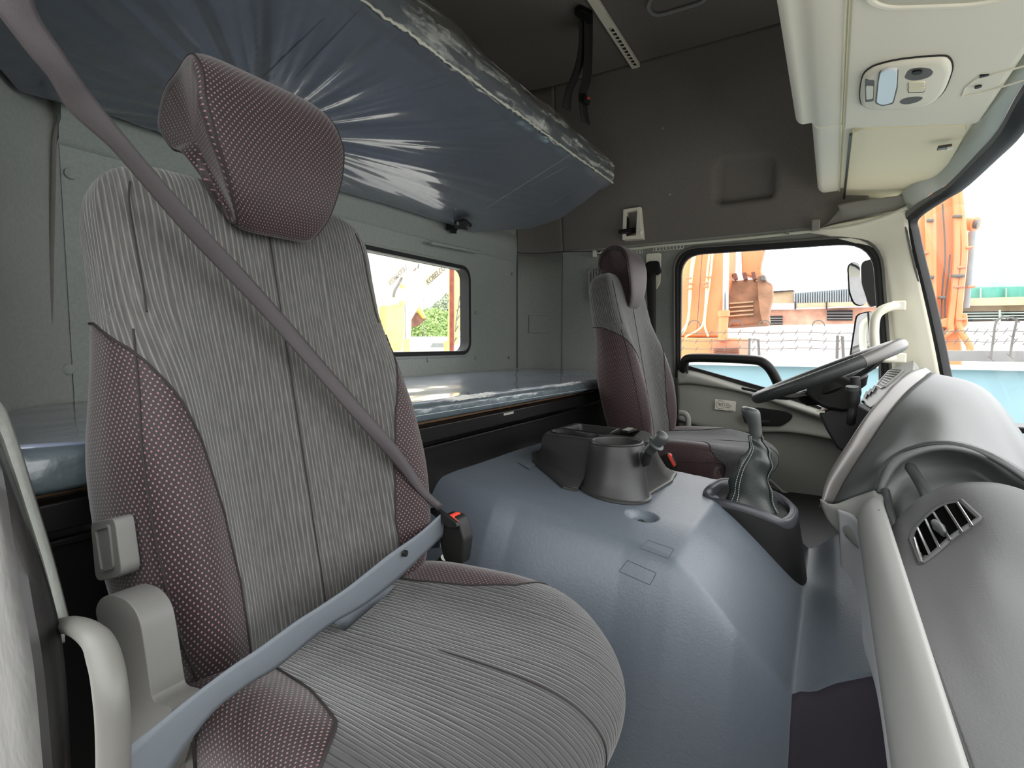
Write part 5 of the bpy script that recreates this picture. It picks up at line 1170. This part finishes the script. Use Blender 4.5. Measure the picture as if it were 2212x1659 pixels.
# knee panel and glove box under the beam
kp = [[(1808, 1100, 1.43), (1850, 1120, 1.38), (1878, 1190, 1.22), (1898, 1330, .95), (1925, 1560, .66), (1960, 1850, .48)],
      [(1812, 1130, 1.44), (1840, 1165, 1.40), (1868, 1230, 1.24), (1893, 1360, .97), (1920, 1570, .68), (1955, 1850, .50)],
      [(1816, 1190, 1.46), (1820, 1225, 1.40), (1842, 1285, 1.27), (1880, 1385, 1.0), (1910, 1560, .72), (1945, 1850, .53)],
      [(1817, 1250, 1.46), (1822, 1292, 1.38), (1842, 1340, 1.22), (1874, 1420, 1.02), (1905, 1520, .84), (1940, 1750, .60)],
      [(1824, 1290, 1.50), (1840, 1348, 1.44), (1870, 1405, 1.32), (1900, 1448, 1.14), (1930, 1540, .96), (1970, 1740, .70)]]
patch('knee_panel', Gp(kp), 'knee_light', db, 5, 5, solid=.004, ang=180)
MB().tube(cr([onY(a, b, Y) for a, b, Y in ((1880, 1222, 1.20), (1874, 1228, 1.205), (1873, 1245, 1.19), (1880, 1300, 1.08), (1892, 1380, .95), (1905, 1450, .84))], 4), .0022, 6).mk('glovebox_gap', 'groove', db)
# dark filler under the dash by the driver
MB().rings([[Vector((x, y, z)) for x, z in ((.12, -.45), (.45, -.45), (.5, -.85), (.22, -.85))] for y in (1.62, 2.45)]).mk('pedal_box', 'black', db)
MB().rings([[Vector((x, y, z)) for x, z in ((.14, -.44), (.8, -.44), (.8, -.85), (.5, -.85))] for y in (.28, 1.62)]).mk('firewall', 'black', db)
MB().rings([[Vector((x, y, z)) for x, z in ((.42, -.36), (.85, -.46), (.2, -.46))] for y in (.3, 2.44)]).mk('dash_top', 'dash_dark', db)
# black mirror-like sensor pod on the cowl outside
cw = MB().box(onY(2205, 925, 2.3), (.05, .12, .02)).mk('wiper_pod', 'black_paint', bevel=.006); tag(cw, 'small black wiper mount outside the windscreen above the dashboard edge', 'wiper')
# ================================================================ OUTSIDE THE CAB
MB().box((0, 0, -2.3), (120, 120, .1)).mk('ground', 'ground', smooth=False).__setitem__('kind', 'structure')
def slabY(name, pts, Y, d, m, par=None, bev=0, rad=0):
    q = [onY(a, b, Y) for a, b in pts]; q = round_poly(q, rad, 3) if rad else q
    return MB().prism(q, (0, d, 0)).mk(name, m, par, bevel=bev)
def slabX(name, pts, X, d, m, par=None, bev=0, rad=0):
    q = [onX(a, b, X) for a, b in pts]; q = round_poly(q, rad, 3) if rad else q
    return MB().prism(q, (-d, 0, 0)).mk(name, m, par, bevel=bev)
def pipeY(name, pts, Y, r, m, par, n=8):
    return MB().tube(cr([onY(a, b, Y+(c if c else 0)) for a, b, c in pts], 4), r, n).mk(name, m, par)
yh = empty('sky_blocker', (0, -8, -2.25), 'long grey wall and roof behind the camera, added unseen to block low sky', 'building')  # out of view; added to block low sky and darken the near side
MB().box((-2, -8.2, .1), (46, .4, 4.7)).mk('blocker_wall', 'grey_out', yh, smooth=False)
MB().prism([(-26, -8.0, 2.45), (-26, -7.6, 2.38), (-26, -14, 3.3), (-26, -14, 3.2)], (48, 0, 0)).mk('blocker_roof', 'tin', yh, smooth=False)
# yard wall
zt = onY(1850, 794, 5.).z; zc = onY(1850, 787, 5.).z
yw_ = empty('yard_wall', (3, 5.1, -2.25), 'light blue painted yard wall with white coping beside the truck', 'wall')
MB().box((5.0, 5.12, (zt-2.25)/2), (16, .2, zt+2.25)).mk('painted_wall', 'blue_wall', yw_, smooth=False)
MB().box((4.0, 5.10, (zt+zc)/2), (16, .28, zc-zt)).mk('coping', 'white_out', yw_, smooth=False)
gz0, gz1 = onY(2100, 781, 5.3).z, onY(2100, 758, 5.3).z
gb = MB().box((5.6, 5.45, (gz0+gz1)/2), (10, .2, gz1-gz0)).mk('steel_gutter', 'grey_out', smooth=False); tag(gb, 'dark grey gutter beam along the wall top seen through the windscreen', 'gutter')
for k, (z0, a) in enumerate(((779, 'lower'), (763, 'middle'), (752, 'upper'))): pass
def barbed(name, yl, Y, x0, x1, lab, grp):
    mb = MB(); P_ = [onY(x0+(x1-x0)*k/14, yl+(1.2*math.sin(k*1.3)), Y) for k in range(15)]; mb.tube(cr(P_, 3), .004, 4)
    for k in range(0, 15):
        p = P_[k]; mb.tube([p+Vector((-.012, 0, -.022)), p+Vector((.012, 0, .022))], .004, 4)
    tag(mb.mk(name, 'iron', smooth=False), lab, 'barbed wire', grp)
barbed('barbed_wire', 719, 5.15, 1474, 1905, 'topmost barbed wire strand outside the driver window', 'barbed wires over the wall')
barbed('barbed_wire', 736, 5.15, 1474, 1905, 'middle barbed wire strand outside the driver window', 'barbed wires over the wall')
barbed('barbed_wire', 753, 5.15, 1474, 1905, 'lowest barbed wire strand outside the driver window', 'barbed wires over the wall')
barbed('barbed_wire', 716, 5.15, 2002, 2300, 'upper barbed wire strand seen through the windscreen', 'barbed wires over the wall')
barbed('barbed_wire', 738, 5.15, 2002, 2300, 'lower barbed wire strand seen through the windscreen', 'barbed wires over the wall')
for i, (a, r) in enumerate(((1590, 14), (1652, 13), (1768, 13), (1500, 13))):
    P_ = [onY(a+r*math.cos(t), 704-r*.9*math.sin(t), 5.2) for t in [math.pi*k/14 for k in range(15)]]
    tag(MB().tube(P_, .006, 4).mk('wire_coil', 'iron'), ['wire coil loop under the excavator bucket', 'wire coil loop at the right edge of the bucket', 'wire coil loop in front of the brick warehouse window', 'wire coil loop in front of the orange boom'][i], 'wire coil', 'wire coils on the wall')
for i, pts in enumerate(([(2140, 775), (2146, 730), (2152, 695), (2170, 685), (2195, 690)], [(2182, 770), (2188, 730), (2196, 692), (2193, 688)])):
    p = [onY(a, b, 5.18) for a, b in pts]; mb = MB().tube(cr(p, 4), .008, 5)
    for q in p: mb.tube([q+Vector((-.02, 0, .02)), q+Vector((.02, 0, -.02))], .004, 4)
    tag(mb.mk('barbed_wire', 'iron', smooth=False), ['upright barbed wire nearest the orange boom through the windscreen', 'upright barbed wire nearest the right edge of the windscreen view'][i], 'barbed wire', 'barbed wires over the wall')
def bracket(a, b, a2, b2, lab):
    P_ = [onY(a, b2, 5.3), onY(a+1, b, 5.3), onY(a2-2, b+2, 5.3), onY(a2, b2, 5.3)]
    tag(MB().tube(P_, .012, 6).mk('wall_bracket', 'iron'), lab, 'bracket')
bracket(1618, 732, 1640, 768, 'thin dark hoop bracket on the wall below the excavator bucket')
bracket(1808, 725, 1822, 775, 'thin dark hoop bracket on the wall beside the lower mirror')
ww = MB().box((12., 11.2, (onY(1700, 702, 11).z-2.25)/2), (30, .3, onY(1700, 702, 11).z+2.25)).mk('white_hoarding', 'white_out', smooth=False)
tag(ww, 'long plain white hoarding behind the barbed wire', 'hoarding')
# brick warehouse
br = empty('brick_warehouse', onY(1780, 700, 14), 'low brick warehouse with tin roof seen through the driver window', 'building')
slabY('brick_wall', [(1600, 655), (1930, 655), (1930, 915), (1600, 915)], 14, 3, 'brick', br)
slabY('fascia', [(1600, 656), (1715, 655), (1960, 651), (1960, 660), (1715, 668), (1600, 669)], 13.8, .2, 'white_out', br)
slabY('fascia_board', [(1720, 655), (1960, 649), (1960, 658), (1720, 664)], 13.75, .06, 'concrete', br)
slabY('tin_panel', [(1640, 634), (1714, 628), (1714, 655), (1640, 657)], 14.2, .2, 'concrete', br)
mb = MB(); 
for k in range(40):
    a = 1715+k*5.2; yt = 633-.085*(a-1715); mb.prism([onY(a, yt, 14.1), onY(a+3, yt, 14.1), onY(a+3, 656, 14.1), onY(a, 656, 14.1)], (0, .12, 0))
mb.prism([onY(1715, 633, 14.2), onY(1925, 616, 14.2), onY(1925, 656, 14.2), onY(1715, 656, 14.2)], (0, .1, 0)); mb.mk('corrugated_sheet', 'tin', br, smooth=False)
for a in (1716, 1784): slabY('post', [(a, 652), (a+3, 652), (a+3, 668), (a, 668)], 13.7, .1, 'dark_out', br)
for x0, x1, y0, y1 in ((1655, 1690, 683, 701), (1786, 1842, 671, 692)):
    w_ = slabY('window', [(x0, y0), (x1, y0-1), (x1, y1), (x0, y1)], 13.92, .1, 'dark_out', br)
    for k in range(3): slabY('bar', [(x0, y0+(y1-y0)*(k+.7)/3.4), (x1, y0+(y1-y0)*(k+.7)/3.4), (x1, y0+1.4+(y1-y0)*(k+.7)/3.4), (x0, y0+1.4+(y1-y0)*(k+.7)/3.4)], 13.85, .03, 'grey_out', w_)
slabY('roof_sheet', [(1640, 631), (1714, 626), (1714, 628), (1640, 634)], 14.1, .5, 'dark_out', br)
# green roofed shed
gr_ = empty('green_shed', onY(2150, 700, 16), 'shed with pale green roof and dark louvres seen through the windscreen', 'building')
slabY('roof_sheet', [(2060, 598), (2260, 584), (2260, 622), (2060, 628)], 16, .3, 'tin_green', gr_)
slabY('green_sheet', [(2060, 622), (2260, 618), (2260, 643), (2060, 645)], 15.9, .2, 'green_net', gr_)
for a in (2118, 2173): slabY('sheet_post', [(a, 622), (a+2, 622), (a+2, 644), (a, 644)], 15.8, .1, 'tin_green', gr_)
slabY('concrete_beam', [(2060, 645), (2260, 640), (2260, 658), (2060, 661)], 15.7, .5, 'concrete', gr_)
slabY('shed_wall', [(2060, 661), (2260, 658), (2260, 890), (2060, 890)], 16, 3, 'concrete', gr_)
lw = slabY('louvre_window', [(2060, 673), (2260, 671), (2260, 692), (2060, 694)], 15.9, .1, 'dark_out', gr_)
for k in range(3): slabY('louvre', [(2060, 676+k*6), (2260, 674+k*6), (2260, 676+k*6), (2060, 678+k*6)], 15.8, .04, 'tin_green', lw)
slabY('louvre_post', [(2158, 670), (2162, 670), (2162, 694), (2158, 694)], 15.75, .06, 'tin_green', gr_)
# ---- orange excavator left of the driver window
ex = empty('orange_excavator', onY(1500, 765, 9), 'orange excavator with hoses on its boom and rusty bucket outside the driver window', 'excavator')
slabY('boom', [(1455, 560), (1475, 540), (1540, 520), (1572, 520), (1570, 600), (1556, 650), (1548, 700), (1545, 728), (1455, 728)], 9, .9, 'orange', ex, .04)
slabY('engine_hood', [(1440, 728), (1598, 731), (1598, 738), (1540, 740), (1540, 1025), (1440, 1025)], 8.8, 1.2, 'orange', ex, .03)
hb_ = slabY('tool_box', [(1538, 738), (1598, 737), (1598, 790), (1538, 790)], 8.75, 1., 'orange_d', ex, .02)
for k in range(5): slabY('grille_bar', [(1541, 752+k*4), (1595, 751+k*4), (1595, 753+k*4), (1541, 754+k*4)], 8.7, .03, 'rust_d', hb_)
for pts in ([(1499, 530, 0), (1492, 590, 0), (1489, 640, 0), (1487, 690, 0), (1470, 722, 0)], [(1505, 530, 0), (1494, 600, 0), (1490, 660, 0), (1480, 712, 0), (1462, 730, 0)],
            [(1535, 530, 0), (1528, 590, 0), (1525, 640, 0), (1522, 680, 0), (1514, 708, 0), (1480, 728, 0)], [(1541, 530, 0), (1534, 600, 0), (1527, 650, 0), (1522, 700, 0), (1530, 727, 0)]):
    pipeY('hydraulic_hose', pts, 8.9, .016, 'yellow_pale', ex)
for a, b in ((1490, 612), (1487, 623), (1529, 598), (1524, 619), (1486, 600), (1523, 611)): slabY('hose_clamp', [(a-5, b-2), (a+7, b-2), (a+7, b+2), (a-5, b+2)], 8.85, .06, 'orange_d', ex, .005)
pipeY('boom_wire', [(1517, 545, 0), (1513, 600, 0), (1509, 660, 0), (1505, 715, 0)], 8.92, .006, 'rust_d', ex)
MB().tube([onY(1569, 515, 8.7), onY(1567, 672, 8.7)], .045, 16).mk('piston_rod', 'chrome', ex)
MB().tube([onY(1563.5, 671, 8.7), onY(1563.5, 684, 8.7)], .088, 16).mk('cylinder_cap', 'orange', ex)
MB().tube([onY(1563, 684, 8.7), onY(1561, 735, 8.7)], .072, 16).mk('hydraulic_cylinder', 'orange', ex)
slabY('stick', [(1600, 520), (1648, 520), (1644, 590), (1632, 600), (1602, 592)], 9.8, .5, 'orange', ex, .03)
MB().tube([onY(1655, 520, 9.7), onY(1641, 580, 9.7)], .02, 8).mk('link_hose', 'orange_d', ex)
bk_ = slabY('bucket', [(1549, 612), (1572, 606), (1634, 602), (1640, 610), (1648, 660), (1652, 700), (1560, 706), (1548, 703), (1550, 650)], 9.6, 1.1, 'rust', ex, .06)
for a in (1581, 1602, 1622): slabY('bucket_tooth', [(a, 588+(1622-a)*.08), (a+9, 586+(1622-a)*.08), (a+12, 603), (a+4, 605)], 9.5, .12, 'rust_d', bk_, .01)
for b in (650, 659, 668, 677): slabY('wear_strip', [(1575, b+4), (1628, b), (1628, b+3.5), (1575, b+7.5)], 9.55, .06, 'concrete', bk_, .01)
slabY('side_cutter', [(1635, 596), (1650, 594), (1655, 608), (1668, 612), (1668, 640), (1662, 670), (1656, 695), (1650, 701), (1644, 690), (1638, 650)], 9.4, .25, 'rust', bk_, .03, .05)
slabY('bucket_pin', [(1641, 595), (1652, 593), (1654, 606), (1643, 607)], 9.3, .3, 'iron', bk_, .02)
# ---- orange excavator seen through the windscreen
eb = empty('orange_excavator', onY(2040, 760, 8), 'orange boom with grey pipe clamps standing tall outside the windscreen', 'excavator')
slabY('boom', [(1960, 520), (1985, 465), (2000, 380), (2058, 380), (2075, 440), (2088, 490), (2092, 560), (2083, 640), (2076, 700), (2080, 757), (2080, 1050), (2006, 1050), (2006, 757), (1995, 690), (1978, 600)], 8, .8, 'orange', eb, .04)
for pts in ([(2005, 430, 0), (2006, 480, 0), (2008, 560, 0), (2010, 640, 0), (2012, 715, 0)], [(2014, 440, 0), (2016, 500, 0), (2016, 600, 0), (2017, 680, 0), (2014, 720, 0)],
            [(2064, 400, 0), (2067, 470, 0), (2067, 560, 0), (2060, 640, 0), (2053, 700, 0), (2052, 715, 0), (2020, 735, 0)], [(2070, 400, 0), (2078, 470, 0), (2083, 540, 0), (2076, 620, 0), (2071, 700, 0), (2094, 745, 0), (2094, 757, 0)]):
    pipeY('hydraulic_pipe', pts, 7.9, .035, 'orange', eb)
for a, b, w_ in ((2010, 475, 8), (2070, 466, 10), (2011, 598, 8), (2071, 595, 14), (2036, 642, 7), (2036, 720, 6)): slabY('pipe_clamp', [(a-w_, b-3), (a+w_, b-3), (a+w_, b+3), (a-w_, b+3)], 7.82, .1, 'iron', eb, .01)
for a, b, w_ in ((2078, 577, 10), (2072, 619, 12), (2095, 534, 8), (1998, 546, 7), (2078, 690, 12), (2100, 619, 8)): slabY('hose_bracket', [(a-w_, b-2), (a+w_, b-3), (a+w_, b+2), (a-w_, b+3)], 7.85, .12, 'orange_d', eb, .01)
for pts in ([(2036, 440, 0), (2040, 500, 0), (2042, 560, 0), (2036, 620, 0), (2033, 700, 0)], [(2052, 550, 0), (2048, 600, 0), (2042, 650, 0), (2040, 720, 0)]): pipeY('electric_wire', pts, 7.93, .008, 'iron', eb)
MB().tube([onY(2078, 484, 8.1), onY(2108, 484, 8.0)], .08, 14).mk('pivot_pin', 'orange', eb); MB().tube([onY(2106, 484, 7.99), onY(2113, 484, 7.98)], .05, 12).mk('pin_cap', 'iron', eb)
MB().tube([onY(1960, 497, 8.2), onY(1998, 497, 8.1)], .09, 14).mk('pivot_pin', 'orange', eb)
slabY('work_lamp', [(1968, 475), (1983, 474), (1984, 484), (1968, 485)], 8.1, .1, 'iron', eb, .01)
slabY('foot_link', [(2030, 690), (2090, 675), (2092, 700), (2080, 712), (2020, 706)], 7.9, .2, 'orange', eb, .02)
MB().tube([onY(2100, 500, 8.5), onY(2086, 665, 8.5)], .04, 10).mk('ram_rod', 'tin', eb)
MB().tube([onY(2060, 410, 8.05), onY(2072, 410, 8.05)], .06, 8).mk('top_knuckle', 'iron', eb)
# ---- yard machines through the rear window
XB = -9.
ky = empty('yellow_excavator', onX(900, 755, XB), 'pale yellow excavator boom lettered KOBELCO slanting behind the rear window', 'excavator')
slabX('boom', [(868, 640), (905, 590), (955, 545), (1000, 520), (1000, 600), (985, 575), (960, 590), (925, 630), (890, 690), (880, 960), (862, 960), (862, 700)], XB-1, .4, 'yellow_pale', ky, .03)
def textX(s, a, b, a2, b2, X, size, par, m='ink'):
    p = onX((a+a2)/2, (b+b2)/2, X+.03); xd = onX(a2, b2, X)-onX(a, b, X); up_ = Vector((1, 0, 0)).cross(xd); 
    return text_obj(s, size, m, par, p, xd, up_, 'lettering', .005, .006)
L1 = (onX(927, 605, XB-1)-onX(962, 572, XB-1)).length
textX('KOBELCO', 924, 610, 960, 578, XB-.95, L1*.235, ky, 'iron')
slabX('arm_bracket', [(889, 570), (898, 564), (900, 582), (890, 588)], XB-.9, .1, 'rust', ky)
pipeY  # (helper above)
MB().tube(cr([onX(a, b, XB-.9) for a, b in ((895, 585), (898, 570), (905, 563), (903, 580))], 3), .02, 6).mk('hose_loop', 'iron', ky)
km = empty('yellow_excavator', onX(850, 755, XB), 'yellow excavator boom lettered KOMATSU at the left of the rear window', 'excavator')
slabX('boom', [(780, 620), (838, 592), (870, 560), (905, 530), (925, 545), (890, 590), (865, 625), (850, 665), (875, 662), (880, 700), (872, 757), (872, 1000), (790, 1000), (790, 757)], XB+.5, .5, 'yellow_pale', km, .03)
L2 = (onX(842, 612, XB+.5)-onX(877, 576, XB+.5)).length
textX('KOMATSU', 843, 612, 877, 578, XB+.55, L2*.22, km, 'grey_out')
pl = slabX('lower_arm', [(835, 660), (876, 655), (876, 700), (868, 757), (835, 757)], XB+.7, .4, 'yellow', km, .03)
MB().tube([onX(876, 655, XB+1), onX(877, 735, XB+1)], .035, 12).mk('piston_rod', 'chrome', km); MB().tube([onX(878, 732, XB+1), onX(878, 765, XB+1)], .07, 12).mk('hydraulic_cylinder', 'yellow', km)
for a, b in ((874, 618), (872, 654), (878, 655)): 
    p = onX(a, b, XB+.9); MB().tube([p, p-Vector((.1, 0, 0))], .05, 10).mk('pivot_pin', 'yellow', km)
MB().tube(cr([onX(a, b, XB+.8) for a, b in ((850, 642), (853, 628), (862, 612), (868, 600))], 3), .03, 6).mk('cable', 'iron', km)
yb_ = empty('digger_arm', onX(900, 700, XB-2), 'small brown digger bucket on a thin yellow arm behind the rear window', 'digger arm')
slabX('bucket', [(890, 668), (923, 688), (906, 704), (885, 709), (879, 703), (882, 690)], XB-1.6, .6, 'rust_d', yb_, .04)
slabX('bucket_link', [(898, 655), (904, 656), (912, 668), (922, 686), (918, 688), (906, 672), (895, 666)], XB-1.5, .15, 'yellow', yb_, .01)
slabX('link_plate', [(895, 660), (901, 653), (904, 668), (895, 668)], XB-1.45, .1, 'rust', yb_)
pr_ = MB().tube([onX(976, 520, XB+1), onX(976, 1010, XB+1)], .058, 12).mk('rusty_pole', mat('red_brown', lin((128, 70, 55)), .8, var=.25)); tag(pr_, 'red-brown rusty upright pole behind the rear window', 'pole')
ym = empty('yellow_mast', onX(992, 755, XB), 'yellow lattice mast at the right edge of the rear window', 'mast')
slabX('mast_beam', [(984, 560), (1002, 565), (1001, 640), (990, 745), (981, 745), (984, 650)], XB, .25, 'yellow', ym, .02)
for k in range(4): MB().tube([onX(994-k*2, 660+k*22, XB+.1), onX(987-k*2, 672+k*22, XB+.1)], .02, 6).mk('rung', 'iron', ym)
MB().tube(cr([onX(a, b, XB+.15) for a, b in ((993, 640), (990, 665), (986, 690), (984, 715))], 4), .015, 6).mk('hose', 'iron', ym)
MB().tube([onX(975, 726, XB+.1), onX(997, 728, XB+.1)], .03, 6).mk('rail', 'yellow', ym)
cbv = empty('machine_cab', onX(950, 755, XB-1), 'cream machine cab with a pale window low in the rear window', 'cab')
slabX('body', [(927, 760), (929, 745), (936, 729), (945, 727), (974, 727), (976, 960), (927, 960)], XB-.5, 1.0, 'white_out', cbv, .04)
slabX('window', [(932, 748), (936, 741), (958, 741), (959, 750), (932, 750)], XB-.46, .05, 'tin', cbv, .01); slabX('side_panel', [(962, 738), (975, 736), (975, 760), (962, 760)], XB-.45, .1, 'yellow', cbv, .01)
# mast lamp and trees
lp_ = MB().tube([onX(915, 930, XB-2), onX(916, 640, XB-2)], .015, 6).tube([onX(912, 638, XB-2), onX(919, 636, XB-2)], .03, 6).mk('lamp_post', 'grey_out'); tag(lp_, 'thin distant lamp post above the brown bucket', 'lamp post')
def tree(name, c, rx, rz, m, lab, seed, n=900, s=.12):
    random.seed(seed); r = empty(name, (c.x, c.y, -2.25), lab, 'tree'); mb = MB()
    for k in range(n):
        v = Vector((random.gauss(0, 1), random.gauss(0, 1), random.gauss(0, 1))).normalized()*random.random()**.33
        v = Vector((v.x*rx, v.y*rx, v.z*rz)); p = c+v; a = Vector((random.uniform(-1, 1), random.uniform(-1, 1), random.uniform(-1, 1))).normalized(); b = a.orthogonal().normalized()
        mb.add([p-a*s, p+b*s*.6, p+a*s, p-b*s*.6], [(0, 1, 2, 3)])
    mb.mk('foliage', m, r, smooth=False); MB().tube([Vector((c.x, c.y, -2.25)), c], [.12, .05], 8).mk('trunk', 'rust_d', r)
for i, (a, b, rx, rz, m, lab, sd, n) in enumerate(((905, 722, 1.0, .75, 'leaf', 'green bushy tree below the brown digger bucket', 1, 1400), (935, 705, 1.0, .75, 'leaf', 'green bushy tree in the middle of the rear window view', 2, 1600), (962, 690, .7, .9, 'leaf_g', 'grey-green tree beside the rusty pole', 3, 1100), (966, 655, .22, .45, 'leaf_g', 'slender grey treetop rising beside the rusty pole', 4, 220), (860, 745, .8, .6, 'leaf', 'green tree behind the left yellow arm', 5, 700))):
    XT = (-14., -17., -20.5, -23.5, -11.5)[i]; kx = XT/-14.; tree('tree', onX(a, b, XT), rx*kx, rz*kx, m, lab, sd, n*4, .055*kx)
